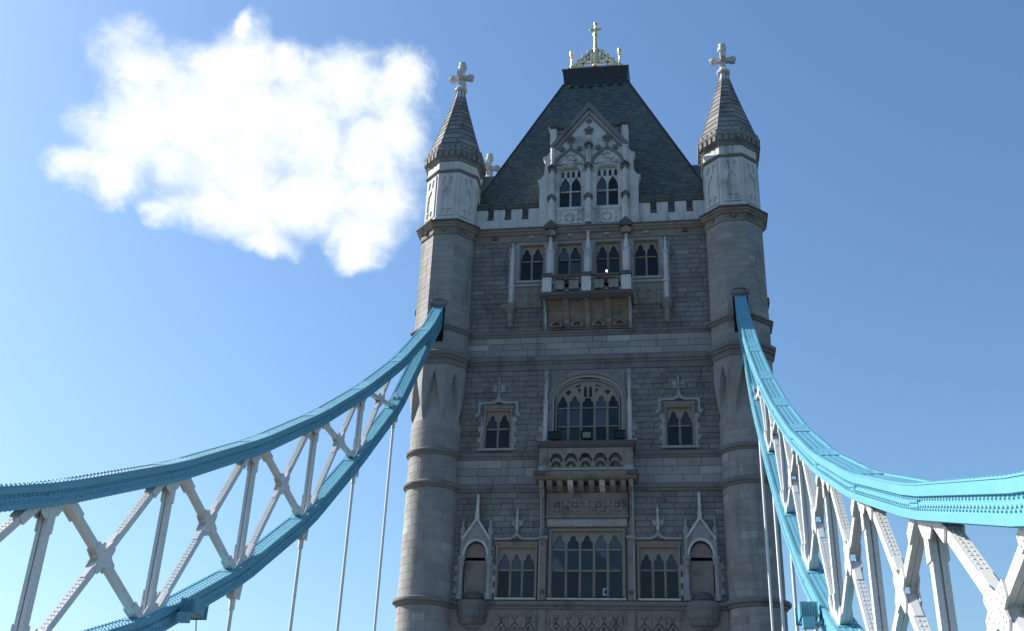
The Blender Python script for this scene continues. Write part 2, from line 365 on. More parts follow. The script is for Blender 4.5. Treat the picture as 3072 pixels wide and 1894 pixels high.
# string courses across the wall
def string(prof, x0=-6.85, x1=6.85, m=M_STR, name='string_course', par=TW):
    pr = [(.07, prof[0][1])]+[(-o, z) for o, z in prof]+[(.07, prof[-1][1])]
    return mk(name, MB().run(x0, x1, pr), m, par)
P6 = [(.03,12.55),(.10,12.60),(.10,12.68),(.24,12.76),(.26,12.86),(.24,12.92),(.03,12.99)]
P5 = [(.03,18.56),(.08,18.60),(.09,18.68),(.17,18.72),(.20,18.82),(.17,18.90),(.02,18.98)]
P4 = [(.03,20.34),(.07,20.38),(.08,20.46),(.15,20.50),(.18,20.60),(.15,20.68),(.02,20.74)]
P3 = [(.04,25.45),(.06,25.48),(.06,25.60),(.01,25.62),(.01,25.78),(.09,25.82),(.10,25.92),(.19,25.97),(.21,26.08),(.20,26.16),(.04,26.32)]
P2 = [(.03,27.45),(.09,27.50),(.10,27.58),(.18,27.63),(.19,27.70),(.03,27.82)]
PC = [(.02,33.56),(.10,33.62),(.12,33.72),(.08,33.75),(.08,34.00),(.20,34.06),(.24,34.16),(.32,34.20),(.36,34.32),(.34,34.40),(.05,34.52)]
for p in (P6, P5, P4, P3, P2): string(p)
cor = string(PC, m=M_WEATH, name='cornice')
mk('coping', MB().run(-6.84, 6.84, [(-.345,34.30),(-.385,34.33),(-.385,34.42),(-.05,34.545),(.2,34.55),(.2,34.3)]), M_SOOT, cor)
for x in (-5.5, -3.3, -1.05, 1.05, 3.3, 5.5):
    mk('boss', MB().box(x-.16, x+.16, -.17, -.07, 33.77, 33.98).ball((x, -.18, 33.875), .10, 6, 4, 1.1, .6, .9), M_TRIM if abs(x) < 4 else M_SOOT, cor)
for x in (-2.17, 2.17):             # the cornice breaks forward over the shafts
    b = MB().plate([(x-.36,34.22),(x+.36,34.22),(x+.38,34.42),(x,34.80),(x-.38,34.42)], (), -.50, -.3)
    mk('cornice_break', b, M_SOOT, cor)
    mk('cornice_break', MB().plate([(x-.26,33.80),(x+.26,33.80),(x+.30,34.00),(x,34.30),(x-.30,34.00)], (), -.42, -.1), M_WEATH, cor)

# turrets -------------------------------------------------------------------
ZC = 34.5
def oct_pt(cx, cy, r, k, z):
    a = math.pi/8+k*math.pi/4; c = r/math.cos(math.pi/8); return Vector((cx+c*math.cos(a), cy+c*math.sin(a), z))
# octagon face k lies between vertex k and k+1; k = 5 faces the viewer (-y)
RC = 1.36                          # the round shaft's radius
def flare(cx, cy, n=160):
    rings = []; zb, zt = 22.3, 25.0
    for k in range(25):
        t = k/24; z = zb+(zt-zb)*t; ring = []
        for i in range(n):
            th = 2*math.pi*i/n; d = (th-math.pi/8) % (math.pi/4); d = min(d, math.pi/4-d)   # distance to nearest octagon vertex
            off = (th % (math.pi/4)); off = min(off, math.pi/4-off)                         # distance to nearest face centre
            ro = TI/math.cos(off)
            w = math.pi/8*max(t*1.04-.02, 0); e = max(0, min(1, (w-d)/.03+.5)) if t > 0 else 0
            if t >= 1: e = 1
            r = RC+(ro-RC)*min(1, .12+1.25*t)*e if t < 1 else ro
            rec_ = RC-.14*math.sin(math.pi*min(t, 1.0))**.6
            r = rec_+(r-rec_)*e if t < 1 else r
            ring.append((cx+r*math.cos(th), cy+r*math.sin(th), z))
        rings.append(ring)
    return MB().loft(rings, False, False)
def curved_blocks(mb, cx, cy, r, z0, z1, h, a0, a1, ln):
    n = round((z1-z0)/h); h = (z1-z0)/n
    for k in range(n):
        a = a0-(rnd(0, ln/r)); za, zb = z0+k*h+.008, z0+(k+1)*h-.008
        while a < a1:
            e = a+ln/r*rnd(.8, 1.25); q0, q1 = max(a, a0)+.006, min(e, a1)-.006; a = e
            if q1-q0 < .05: continue
            mb.cur = rnd(.1, .9) if random.random() > .06 else 1.7
            m = 6; rr = r+rnd(.008, .016); vs = []
            for i in range(m+1):
                th = q0+(q1-q0)*i/m; c_, s_ = math.cos(th), math.sin(th)
                for R_, z in ((r-.02, za), (rr, za), (rr, zb), (r-.02, zb)): vs.append((cx+R_*c_, cy+R_*s_, z))
            fs = [(4*i+j, 4*i+4+j, 4*i+5+j, 4*i+1+j) for i in range(m) for j in range(3)]+[(0,1,2,3),(4*m+3,4*m+2,4*m+1,4*m)]
            mb.add(vs, fs)
def face_blocks(mb, cx, cy, r, faces, z0, z1, h, ln, hole=None, ang=.0):
    n = round((z1-z0)/h); h = (z1-z0)/n; wd = 2*r*math.tan(math.pi/8)
    for fk in faces:
        p0 = oct_pt(cx, cy, r, fk, 0); p1 = oct_pt(cx, cy, r, fk+1, 0); d = (p1-p0).normalized(); nn = Vector((d.y, -d.x, 0))
        for k in range(n):
            za, zb = z0+k*h+.008, z0+(k+1)*h-.008; m = 2 if k % 2 else random.choice((1, 2)); cuts = [0]+([rnd(.3, .7)] if m == 2 else [])+[1]
            for c0, c1 in zip(cuts, cuts[1:]):
                u0, u1 = c0*wd+.006*(c0 > 0), c1*wd-.006*(c1 < 1)
                segs = [(u0, u1)]
                if hole and fk == 5 and hole[2] < (za+zb)/2 < hole[3]:
                    segs = [(max(u0, a), min(u1, b)) for a, b in ((0, hole[0]), (hole[1], wd))]
                mb.cur = rnd(.1, .9) if random.random() > .05 else 1.6
                e = rnd(.008, .016)
                for s0, s1 in segs:
                    if s1-s0 < .04: continue
                    q = [p0+d*s0, p0+d*s1]; vs = []
                    for o_ in (-.02, e):
                        vs += [q[0]+nn*o_+Vector((0,0,za)), q[1]+nn*o_+Vector((0,0,za)), q[1]+nn*o_+Vector((0,0,zb)), q[0]+nn*o_+Vector((0,0,zb))]
                    mb.add(vs, [(4,5,6,7),(0,1,5,4),(1,2,6,5),(2,3,7,6),(3,0,4,7)])
def cross_mesh(cx, cy, z):
    mb = MB(); z0 = z
    mb.ring(cx, cy, [(.20,z0-.45),(.23,z0-.1),(.37,z0+.0),(.39,z0+.12),(.33,z0+.20),(.25,z0+.28),(.17,z0+.50)], 8, True, True)
    zc = z0+1.02
    mb.loft([[(cx-.16,cy-.15,z0+.45),(cx+.16,cy-.15,z0+.45),(cx+.16,cy+.15,z0+.45),(cx-.16,cy+.15,z0+.45)],[(cx-.15,cy-.14,z0+1.75),(cx+.15,cy-.14,z0+1.75),(cx+.15,cy+.14,z0+1.75),(cx-.15,cy+.14,z0+1.75)]])
    for s in (-1, 1):
        for (a, b, h) in ((.14, .48, .15), (.44, .74, .19)):
            xa, xb = sorted((cx+s*a, cx+s*b)); mb.box(xa, xb, cy-h*.85, cy+h*.85, zc-h, zc+h)
        mb.ball((cx+s*.62, cy-.17, zc), .10); mb.ball((cx+s*.72, cy, zc+.08), .12)
        ya, yb = sorted((cy+s*.13, cy+s*.62)); mb.box(cx-.13, cx+.13, ya, yb, zc-.13, zc+.13)
        ya, yb = sorted((cy+s*.55, cy+s*.70)); mb.box(cx-.16, cx+.16, ya, yb, zc-.165, zc+.165)
    mb.ring(cx, cy, [(.15,z0+1.70),(.25,z0+1.76),(.27,z0+1.95),(.20,z0+2.02),(.23,z0+2.10),(.21,z0+2.25),(.11,z0+2.36)], 8, True, True)
    mb.ball((cx, cy-.19, zc+.42), .12); mb.ball((cx, cy-.17, zc), .13)
    return mb
def spire_r(z):                      # inradius of the spire with its slight bell at the foot
    t = (z-39.9)/(45.0-39.9); return .20+1.33*(1-t)**1.12
def turret(sx, cy, full=True):
    cx = sx*TX
    sh = MB(); sh.ring(cx, cy, [(RC,-.6),(RC,22.3)], 48)
    f = flare(cx, cy); sh.add(f.v, f.f)
    if full:
        sh.ring(cx, cy, [(TI,25.0),(TI,26.75)], 8); sh.ring(cx, cy, [(TI,26.75),(TI,28.95)], 8, skip=(5,)); sh.ring(cx, cy, [(TI,28.95),(TI,34.56)], 8)
        yf = cy-TI; hw = TI*math.tan(math.pi/8)
        for a, b in ((cx-hw, sx*8.28-.40), (sx*8.28+.40, cx+hw)):
            sh.add([(a,yf,26.75),(b,yf,26.75),(b,yf,28.95),(a,yf,28.95)], [(0,1,2,3)])
        a, b = sx*8.28-.40, sx*8.28+.40
        sh.add([(a,yf,26.75),(b,yf,26.75),(b,yf,28.95),(a,yf,28.95),(a,yf+1.4,26.75),(b,yf+1.4,26.75),(b,yf+1.4,28.95),(a,yf+1.4,28.95)],
               [(0,4,5,1),(1,5,6,2),(2,6,7,3),(3,7,4,0),(4,7,6,5)])
    else:
        sh.ring(cx, cy, [(TI,25.0),(TI,34.56)], 8)
    t = mk('turret', sh, M_ASH, TW, smooth=True)
    if full:
        mb = MB(); A0, A1 = (R(95), R(375)) if sx < 0 else (R(165), R(445))
        for z0, z1 in ((9.4, 12.55), (12.99, 18.56), (18.98, 20.34), (20.74, 22.2)): curved_blocks(mb, cx, cy, RC, z0, z1, .40, A0, A1, .80)
        wd = 2*TI*math.tan(math.pi/8); hl = (sx*8.28-.40)-(cx-wd/2)
        fcs = (3, 4, 5, 6) if sx < 0 else (4, 5, 6, 7)
        face_blocks(mb, cx, cy, TI, fcs, 26.32, 27.45, .377, .8, (hl, hl+.80, 26.75, 28.95))
        face_blocks(mb, cx, cy, TI, fcs, 27.82, 33.58, .36, .8, (hl, hl+.80, 26.75, 28.95))
        mk('ashlar_courses', mb, M_ASH, t, kind='stuff')
        # lintel over the chain's slot
        mk('lintel', MB().run(sx*8.28-.47, sx*8.28+.47, [(cy-TI+.05,28.97),(cy-TI-.10,28.97),(cy-TI-.13,29.05),(cy-TI-.12,29.20),(cy-TI-.02,29.30),(cy-TI+.05,29.30)]).plate([(sx*8.28-.34,29.31),(sx*8.28+.34,29.31),(sx*8.28,29.48)], (), cy-TI-.08, cy-TI+.02), M_STR, t)
    if full: a_, b_ = sorted((cx+sx*(TI-.02), cx+sx*(TI+.13))); mk('lintel', MB().box(a_, b_, cy-.42, cy+.42, 28.97, 29.30), M_STR, t)
    n = 48
    for p in (P6, P5, P4): mk('ring_moulding', MB().ring(cx, cy, [(RC-.02+o*1.15, z) for o, z in p], n), M_STR, t, smooth=True)
    for p in (P3, P2):
        mb = MB().ring(cx, cy, [(TI-.01+o*1.25, z) for o, z in p], 8, skip=(5,) if full and p is P2 else ())
        if full and p is P2:
            hw = TI*math.tan(math.pi/8)+.09
            for a, b in ((cx-hw, sx*8.28-.42), (sx*8.28+.42, cx+hw)):
                if b > a: mb.run(a, b, [(cy-TI+.05, p[0][1])]+[(cy-TI+.01-o*1.25, z) for o, z in p]+[(cy-TI+.05, p[-1][1])])
        mk('ring_moulding', mb, M_STR, t)
    c1 = mk('cornice', MB().ring(cx, cy, [(TI-.02+o*1.0, z) for o, z in PC], 8), M_WEATH, t)
    mk('coping', MB().ring(cx, cy, [(TI+.33,34.28),(TI+.385,34.32),(TI+.385,34.42),(TI+.02,34.58)], 8), M_SOOT, c1)
    faces = (4, 5, 6) if sx < 0 else (4, 5, 6)
    if full:
        for fk in (3, 4, 5, 6, 7):
            m = (oct_pt(cx, cy, TI+.10, fk, 33.88)+oct_pt(cx, cy, TI+.10, fk+1, 33.88))/2
            b = MB(); b.ball(m, .125, 7, 5)
            for q in range(6): b.ball(m+Vector((.13*math.cos(q*1.047)*abs(math.cos(math.pi/4*(fk-5))), .05*math.cos(q*1.047), .13*math.sin(q*1.047))), .06, 5, 4)
            mk('rosette', b, M_STR, c1)
    # upper stage: pale stone with blind tracery
    up = MB().ring(cx, cy, [(TI-.03,34.56),(TI-.03,38.76)], 8)
    ups = mk('upper_stage', MB().ring(cx, cy, [(TI+.02,34.57),(TI+.03,34.75),(TI-.02,34.85),(TI-.02,38.75)], 8), M_PORT, t)
    if full:
        for fk in (3, 4, 5, 6, 7):
            p0 = oct_pt(cx, cy, TI-.02, fk, 0); p1 = oct_pt(cx, cy, TI-.02, fk+1, 0); d = (p1-p0).normalized(); nn = Vector((d.y, -d.x, 0)); wd = (p1-p0).length
            mp = lambda a, b, y: tuple(p0+d*a+nn*(.055-y)+Vector((0, 0, b)))
            def tre(u0, u1, z0, z1):     # cusped lancet outline
                um = (u0+u1)/2; hh = z1-z0
                return [(u0,z0),(u1,z0),(u1,z0+hh*.50),(u1-(u1-um)*.22,z0+hh*.60),(u1-(u1-um)*.10,z0+hh*.72),(um+(u1-um)*.35,z0+hh*.86),(um,z1),
                        (um-(u1-um)*.35,z0+hh*.86),(u0+(um-u0)*.10,z0+hh*.72),(u0+(um-u0)*.22,z0+hh*.60),(u0,z0+hh*.50)]
            c = wd/2; holes = []
            for s in (-1, 1):
                holes.append(tre(c+s*.19-.13, c+s*.19+.13, 37.02, 37.62))
                holes.append([(c+s*.19-.13,35.0),(c+s*.19+.13,35.0),(c+s*.19+.13,35.36),(c+s*.19-.13,35.36)])
            holes.append(tre(c-.32, c+.32, 35.45, 36.95))
            b = MB().plate([(.16,34.9),(wd-.16,34.9),(wd-.16,37.75),(.16,37.75)], holes, 0, .055, mp=mp)
            mk('tracery_panel', b, M_PORT, ups)
    mk('ring_moulding', MB().ring(cx, cy, [(TI-.02,37.86),(TI+.06,37.92),(TI+.11,38.0),(TI+.06,38.08),(TI-.02,38.14)], 8), M_STR, ups)
    sc = mk('spire_cornice', MB().ring(cx, cy, [(TI-.02,38.66),(TI+.05,38.72),(TI+.06,38.80),(TI+.16,38.90),(TI+.17,39.22),(TI+.24,39.30),(TI+.28,39.42),(TI+.24,39.5),(spire_r(39.6)+.02,39.62)], 8), M_SPIRE, t)
    for fk in range(8):
        p0 = oct_pt(cx, cy, TI+.22, fk, 39.28); p1 = oct_pt(cx, cy, TI+.22, fk+1, 39.28)
        b = MB()
        for q in range(4):                                    # small corbels under, merlons over
            for (zz0, zz1, rr, w_) in ((38.92, 39.26, .0, .10), (39.46, 39.78, -.06, .12)):
                m = p0.lerp(p1, (q+.5)/4); dd = (p1-p0).normalized(); n2 = Vector((dd.y, -dd.x, 0)); m = m+n2*rr
                b.add([m+dd*(-w_)-n2*.12, m+dd*w_-n2*.12, m+dd*w_+n2*.04, m+dd*(-w_)+n2*.04]+[m+dd*(-w_)-n2*.12+Vector((0,0,zz1-zz0)), m+dd*w_-n2*.12+Vector((0,0,zz1-zz0)), m+dd*w_+n2*.04+Vector((0,0,zz1-zz0)), m+dd*(-w_)+n2*.04+Vector((0,0,zz1-zz0))],
                      [(0,1,5,4),(1,2,6,5),(2,3,7,6),(3,0,4,7),(4,5,6,7),(3,2,1,0)])
                for i in range(len(b.v)-8, len(b.v)): b.v[i] = (b.v[i][0], b.v[i][1], b.v[i][2]-39.28+zz0)
        mk('corbel_row', b, M_SPIRE, sc, kind='stuff')
    zs = [39.55+5.45*i/40 for i in range(41)]
    sp = mk('spire', MB().ring(cx, cy, [(spire_r(z), z) for z in zs], 8, False, True), M_CORE, t)
    lv = [39.62]
    while lv[-1] < 44.3: lv.append(lv[-1]+.46-.012*len(lv))
    for fk in range(8) if full else ():
        for k in range(len(lv)-1):
            b = MB(); b.cur = rnd(0, 1) ; g = .02
            za, zb = lv[k], lv[k+1]-.028; vs = []
            for z, o_ in ((za, .055), (zb, .022), (zb, -.02), (za, -.02)):
                q0 = oct_pt(cx, cy, spire_r(z)+o_, fk, z); q1 = oct_pt(cx, cy, spire_r(z)+o_, fk+1, z); dd = (q1-q0).normalized()
                vs += [q0+dd*g, q1-dd*g]
            b.add(vs, [(0,1,3,2),(2,3,5,4),(7,6,4,5),(6,7,1,0),(0,2,4,6),(1,7,5,3)])
            mk('spire_stone', b, M_SPIRE, t)
        # hip roll on each edge
        b = MB(); b.tube([oct_pt(cx, cy, spire_r(z)+.03, fk, z) for z in zs[1::3]], .035, 5); mk('hip_roll', b, M_SPIRE, sp)
    mk('spire_neck', MB().ring(cx, cy, [(spire_r(44.2)+.03,44.15),(.26,44.8),(.24,45.05)], 8, False, True), M_PORT, sp)
    mk('finial_cross', cross_mesh(cx, cy, 45.05), M_PORT, t)
    return t
turret(-1, TY); turret(1, TY)
turret(-1, YB-.15, False); turret(1, YB-.15, False)

# parapet ---------------------------------------------------------------------
par = mk('parapet', MB().box(-6.9, 6.9, .0, .34, 34.52, 35.22), M_PORT, TW)
MER = [(-6.72,-6.02),(-5.66,-4.99),(-4.61,-3.95),(-3.58,-2.9)]
for s in (1, -1):
    for a, b in MER:
        if s < 0: a, b = -b, -a
        mk('merlon', MB().box(a, b, .002, .338, 35.222, 35.93), M_PORT, par)
        mk('merlon_cap', MB().run(a-.03, b+.03, [(-.04,35.932),(-.09,35.97),(-.09,36.07),(-.03,36.12),(-.05,36.20),(-.08,36.26),(-.02,36.34),(.17,36.50),(.37,36.32),(.40,36.0),(.37,35.932)]), M_SOOT, par)
    for a, b in ((-6.018,-5.662),(-4.988,-4.612),(-3.948,-3.582)):
        if s < 0: a, b = -b, -a
        mk('crenel_sill', MB().run(a, b, [(-.05,35.225),(-.08,35.26),(-.08,35.34),(.10,35.50),(.30,35.55),(.33,35.225)]).box(a+.002, b-.002, .20, .33, 35.56, 36.0), M_SOOT, par)

# roof ------------------------------------------------------------------------
EY, EZ, EX = .62, 35.0, 8.08; CY0, CZ, CX = 4.3, 48.35, 2.16
yb2 = 2*5.45-EY; cy1 = 2*5.45-CY0
rf = MB().add([(-EX,EY,EZ),(EX,EY,EZ),(EX,yb2,EZ),(-EX,yb2,EZ),(-CX,CY0,CZ),(CX,CY0,CZ),(CX,cy1,CZ),(-CX,cy1,CZ)], [(0,1,5,4),(1,2,6,5),(2,3,7,6),(3,0,4,7),(4,5,6,7)])
roof = mk('roof', rf, M_SLATE, TW)
def roof_pt(x, z, o=0.0):             # point on the front slope, o = height above it
    t = (z-EZ)/(CZ-EZ); nl = math.hypot(CZ-EZ, CY0-EY)
    return (x, EY+(CY0-EY)*t-o*(CZ-EZ)/nl, z+o*(CY0-EY)/nl)
sl = MB(); dz = .205; k = 0; z = EZ+.2
while z < CZ-.1:
    hx = EX+(CX-EX)*(z-EZ)/(CZ-EZ); w = .30; x = -hx+.05-(w/2 if k % 2 else 0)+rnd(-.02, .02)
    hx2 = EX+(CX-EX)*(z+dz*1.3-EZ)/(CZ-EZ)
    while x < hx:
        ww = w*rnd(.85, 1.15); a, b = max(x, -hx)+.004, min(x+ww, hx)-.004; x += ww
        if b-a < .05: continue
        sl.cur = rnd(0, 1); j = rnd(0, .008); zb = z-rnd(0, .02)
        a2, b2 = max(a, -hx2), min(b, hx2)
        sl.add([roof_pt(a, zb, .026+j), roof_pt(b, zb, .026+j), roof_pt(b2, z+dz*1.3, .006), roof_pt(a2, z+dz*1.3, .006), roof_pt(a, zb, -.01), roof_pt(b, zb, -.01)], [(0,1,2,3),(4,5,1,0),(0,3,4),(5,2,1)])
    z += dz; k += 1
mk('slates', sl, M_SLATE, roof, kind='stuff')
for s in (-1, 1):
    mk('hip_roll', MB().tube([(s*EX,EY-.02,EZ),(s*CX,CY0-.02,CZ)], .07, 6), M_LEAD, roof)
    mk('side_dormer_roof', MB().loft([[(s*4.6,2.6,35),(s*4.6,5.45,42.05),(s*4.6,8.3,35)],[(s*7.55,2.6,35),(s*7.55,5.45,42.05),(s*7.55,8.3,35)]]), M_SLATE, roof)
    mk('side_gable', MB().loft([[(s*7.56,2.3,34.8),(s*7.56,5.45,42.5),(s*7.56,8.6,34.8)],[(s*7.95,2.3,34.8),(s*7.95,5.45,42.5),(s*7.95,8.6,34.8)]]), M_PORT, TW)
def rect_ring(hx, y0, y1, z): return [(-hx,y0,z),(hx,y0,z),(hx,y1,z),(-hx,y1,z)]
crown = mk('roof_crown', MB().loft([rect_ring(CX+.05,CY0-.08,cy1+.08,48.2), rect_ring(2.11,CY0-.05,cy1+.05,48.42), rect_ring(2.14,CY0-.04,cy1+.04,48.50), rect_ring(2.14,CY0-.06,cy1+.06,48.62), rect_ring(2.18,CY0-.14,cy1+.14,49.05), rect_ring(2.25,CY0-.22,cy1+.22,49.38), rect_ring(2.27,CY0-.24,cy1+.24,49.50)]), M_LEAD, TW)
for i in range(6):
    x = -1.62+i*.65; p = roof_pt(x, 47.98, .06)
    mk('lead_boss', MB().ball(p, .17, 10, 6, 1.15, .7, .9), M_LEAD, crown)
# gilded cresting
gy = CY0+.02
crest = mk('crest', MB().box(-1.82,1.82,gy-.06,gy+.06,49.50,49.72).box(-1.86,1.86,gy-.09,gy+.09,49.70,49.76), M_GOLD, TW)
def bar(p, q, w=.06, y=gy, d=.045):
    (x0, z0), (x1, z1) = p, q; L = math.hypot(x1-x0, z1-z0); nx, nz = -(z1-z0)/L*w, (x1-x0)/L*w
    return MB().plate([(x0-nx,z0-nz),(x1-nx,z1-nz),(x1+nx,z1+nz),(x0+nx,z0+nz)], (), y-d, y+d)
for s in (-1, 1):
    mk('rail', bar((s*1.52,49.80),(0,51.35),.10), M_GOLD, crest)
    mk('post', MB().ring(s*1.64, gy, [(.11,49.6),(.12,49.76),(.07,49.9),(.065,50.5),(.12,50.6),(.07,50.68),(.09,50.74),(.14,50.82),(.13,51.02),(.15,51.10),(.05,51.14)], 8, True, True).ball((s*1.64, gy, 51.12), .09), M_GOLD, crest)
    for t in (.28, .52, .76):
        x, z = s*1.52*(1-t), 49.8+1.55*t; n = Vector((s*.70, 0, .71))
        c = Vector((x, gy, z))+n*.17
        mk('crocket', MB().tube([(x, gy, z), tuple(c)], .035, 6).ball(c, .085).ball(c+Vector((s*.07, 0, -.05)), .055).ball(c+Vector((-s*.05, 0, .07)), .055), M_GOLD, crest)
    # pointed tracery arch in each half
    arc = [(s*(.42+.40*math.cos(a)), 49.78+.62*math.sin(a)**.9) for a in [math.pi*i/14 for i in range(15)]]
    b = MB()
    for p, q in zip(arc, arc[1:]): b.v, b.f, b.t = b.v, b.f, b.t; t_ = bar(p, q, .046); b.add(t_.v, t_.f)
    for a in (.9, 1.57, 2.24): b.ball((s*(.42+.33*math.cos(a)), gy, 49.78+.50*math.sin(a)), .06, 6, 4)
    for p, q in (((s*.86,49.76),(s*.86,50.40)), ((s*.42,50.4),(s*.42,50.85)), ((s*.05,50.25),(s*.5,50.75)), ((s*1.2,49.8),(s*.9,50.05)), ((s*1.25,49.78),(s*1.25,50.0)), ((s*.16,50.0),(s*.62,50.62)), ((s*.64,50.3),(s*.64,50.66)), ((s*.2,50.6),(s*.2,51.1)), ((s*.05,50.05),(s*1.1,50.05))): t_ = bar(p, q, .046); b.add(t_.v, t_.f)
    mk('tracery', b, M_GOLD, crest)
mk('mast', MB().ring(0, gy, [(.16,49.7),(.14,51.3),(.12,51.5),(.11,52.3),(.10,52.36),(.16,52.42),(.17,52.54),(.10,52.62),(.08,53.35),(.13,53.40),(.13,53.52),(.05,53.66)], 10, True, True), M_GOLD, crest)
mk('cross', MB().box(-.30,.30,gy-.06,gy+.06,52.92,53.04).ball((-.34,gy,52.98),.09).ball((.34,gy,52.98),.09).ball((0,gy-.06,52.98),.11).ball((0,gy,53.60),.09), M_GOLD, crest)

# ------------------------------------------------------------------ windows
TREF = [(-1,0),(-.98,.20),(-.88,.36),(-.72,.43),(-.58,.42),(-.56,.56),(-.46,.74),(-.26,.88),(0,1)]
TREF = TREF+[(-x, z) for x, z in TREF[-2::-1]]
OGEE = [(-1,0),(-.92,.22),(-.72,.44),(-.45,.60),(-.2,.75),(-.07,.9),(0,1.08)]
OGEE = OGEE+[(-x, z) for x, z in OGEE[-2::-1]]
def splay_frame(x0, x1, z0, z1, d=.12, y0=.0, y1=.16):
    """a chamfered stone frame round the opening x0..x1, z0..z1 (d wide)"""
    mb = MB(); o = [(x0-d,z0),(x1+d,z0),(x1+d,z1+d),(x0-d,z1+d)]; i = [(x0,z0),(x1,z0),(x1,z1),(x0,z1)]
    vs = [(a,.3,b) for a, b in o]+[(a,y0,b) for a, b in o]+[(a*.4+c*.6,y0,b*.4+e*.6) for (a, b), (c, e) in zip(o, i)]+[(a,y1,b) for a, b in i]+[(a,.34,b) for a, b in i]
    fs = []
    for k in range(4):
        for q in range(4):
            j = (q+1) % 4; fs.append((k*4+q, k*4+j, k*4+4+j, k*4+4+q))
    return mb.add(vs, fs)
def head_poly(xs, zs, ztop, hh, curve, g=.055, zbot=None):
    """outline of the tracery plate over the lights between xs: bottom edge follows one head curve per light"""
    zb = zs if zbot is None else zbot; pts = [(xs[0]-.02, zb)]
    for a, b in zip(xs, xs[1:]):
        a_, b_ = a+g, b-g; c, w = (a_+b_)/2, (b_-a_)/2
        pts.append((a_, zb-.0001)) if zbot is not None else None
        pts += [(c+u*w, zs+v*hh) for u, v in curve]
        if zbot is not None: pts.append((b_, zb-.0001))
    pts += [(xs[-1]+.02, zb)]
    return pts
def window(xs, z0, z1, trans, zsp, hh, m, curve=TREF, frame_d=.12, par=TW, yw=.12, top=None, holes=(), wide=.13, label=None, yoff=0.0, clear=None):
    """xs: light boundaries, z0 sill, z1 head of opening, trans: transom heights, zsp: springing of the light heads, hh: their height"""
    fr = splay_frame(xs[0], xs[-1], z0, z1, frame_d, -.02+yoff, yw+.02+yoff) if top is None else MB().box(xs[0]-.1, xs[-1]+.1, .30+yoff, .36+yoff, z0-.1, z0)
    w = mk('window', fr, m, par, label=label)
    for x in xs[1:-1]:
        mk('mullion', MB().loft([[(x-.02,yw+yoff,z),(x+.02,yw+yoff,z),(x+wide/2,yw+.07+yoff,z),(x+wide/2,yw+.18+yoff,z),(x-wide/2,yw+.18+yoff,z),(x-wide/2,yw+.07+yoff,z)] for z in (z0, zsp+.05)]), m, w)
    for tz in trans:
        for a, b in zip(xs, xs[1:]):
            bb = MB(); bb.cur = rnd(.2, .9); bb.run(a+wide*.45, b-wide*.45, [(yw+.02+yoff,tz-.035),(yw+.02+yoff,tz+.015),(yw+.09+yoff,tz+.05),(yw+.17+yoff,tz+.05),(yw+.17+yoff,tz-.05),(yw+.08+yoff,tz-.05)]); mk('transom', bb, m, w)
    pts = head_poly(xs, zsp, z1, hh, curve)
    tp = [(xs[-1]+.02, z1+.02), (xs[0]-.02, z1+.02)] if top is None else top
    mk('tracery', MB().plate(pts+tp, holes, yw+.04+yoff, yw+.16+yoff), m, w)
    lv = [z0]+list(trans)+[z1+.02]
    for a, b in zip(xs, xs[1:]):
        for c, d in zip(lv, lv[1:]):
            j = rnd(-.004, .004); k = rnd(-.004, .004)
            mk('pane', MB().add([(a,yw+.13+j+yoff,c),(b,yw+.13+k+yoff,c),(b,yw+.13-k+yoff,d),(a,yw+.13-j+yoff,d)], [(0,1,2,3)]), M_GLASS, w)
    return w
def lin(a, b, n): return [a+(b-a)*i/n for i in range(n+1)]
def sill(par, x0, x1, z0, z1, d=.14, m=M_TRIM):
    return mk('sill', MB().run(x0, x1, [(.1,z0),(-d+.04,z0),(-d,z0+.03),(-d,z1-.04),(.1,z1)]), m, par)
def quoins(par, xe, s, z0, z1, m=M_TRIM):
    """alternating long and short dressings beside an opening, xe its edge, s the side"""
    z = z0; k = 0
    while z < z1-.1:
        h = min(rnd(.26, .34), z1-z); w = .26 if k % 2 else .13
        b = MB(); b.cur = rnd(.2, 1.0); a, c = sorted((xe, xe+s*w)); b.box(a, c, -.035, .1, z+.006, z+h-.006); mk('jamb_stone', b, m, par); z += h; k += 1

# top storey below the cornice: four two-light windows
for i, (a, b, z0) in enumerate(((-3.93,-2.65,31.06),(-1.76,-.45,30.72),(.45,1.76,30.72),(2.65,3.93,31.06))):
    w = window(lin(a, b, 2), z0, 33.36, [32.40], 32.62, .62, M_FRAME, frame_d=.10)
    if z0 > 31: sill(w, a-.22, b+.22, 30.86, 31.05, .16)
surA = mk('window_surround', MB().box(-4.2,-4.04,-.03,.12,30.8,33.54).box(4.04,4.2,-.03,.12,30.8,33.54).box(-2.54,-1.87,-.03,.12,30.0,33.54).box(-.34,.34,-.03,.12,30.0,33.54).box(1.87,2.54,-.03,.12,30.0,33.54).box(-4.2,4.2,-.032,.12,33.47,33.555), M_TRIM, TW)
for s in (-1, 1):
    quoins(surA, s*4.2, s, 30.8, 33.4)
    a, b = sorted((s*2.5, s*4.25))
    p = mk('carved_panel', MB().box(a, b, -.04, .1, 29.62, 30.62), M_WEATH, TW)
    for q in range(3):
        c = a+.35+q*.52
        mk('relief', MB().ring(c, -.05, [(.02, 29.7), (.02, 30.5)], 4).plate([(c-.2,30.1),(c,30.42),(c+.2,30.1),(c,29.78)], [[(c-.1,30.1),(c,30.25),(c+.1,30.1),(c,29.95)]], -.09, -.03).ball((c,-.07,30.1), .06), M_WEATH, p)
    mk('moulding', MB().run(a, b, [(.08,30.64),(-.10,30.64),(-.14,30.70),(-.12,30.80),(-.04,30.85),(.08,30.85)]), M_TRIM, p)
    mk('moulding', MB().run(a, b, [(.08,29.26),(-.10,29.28),(-.16,29.36),(-.15,29.44),(-.05,29.60),(.08,29.61)]), M_WEATH, p)
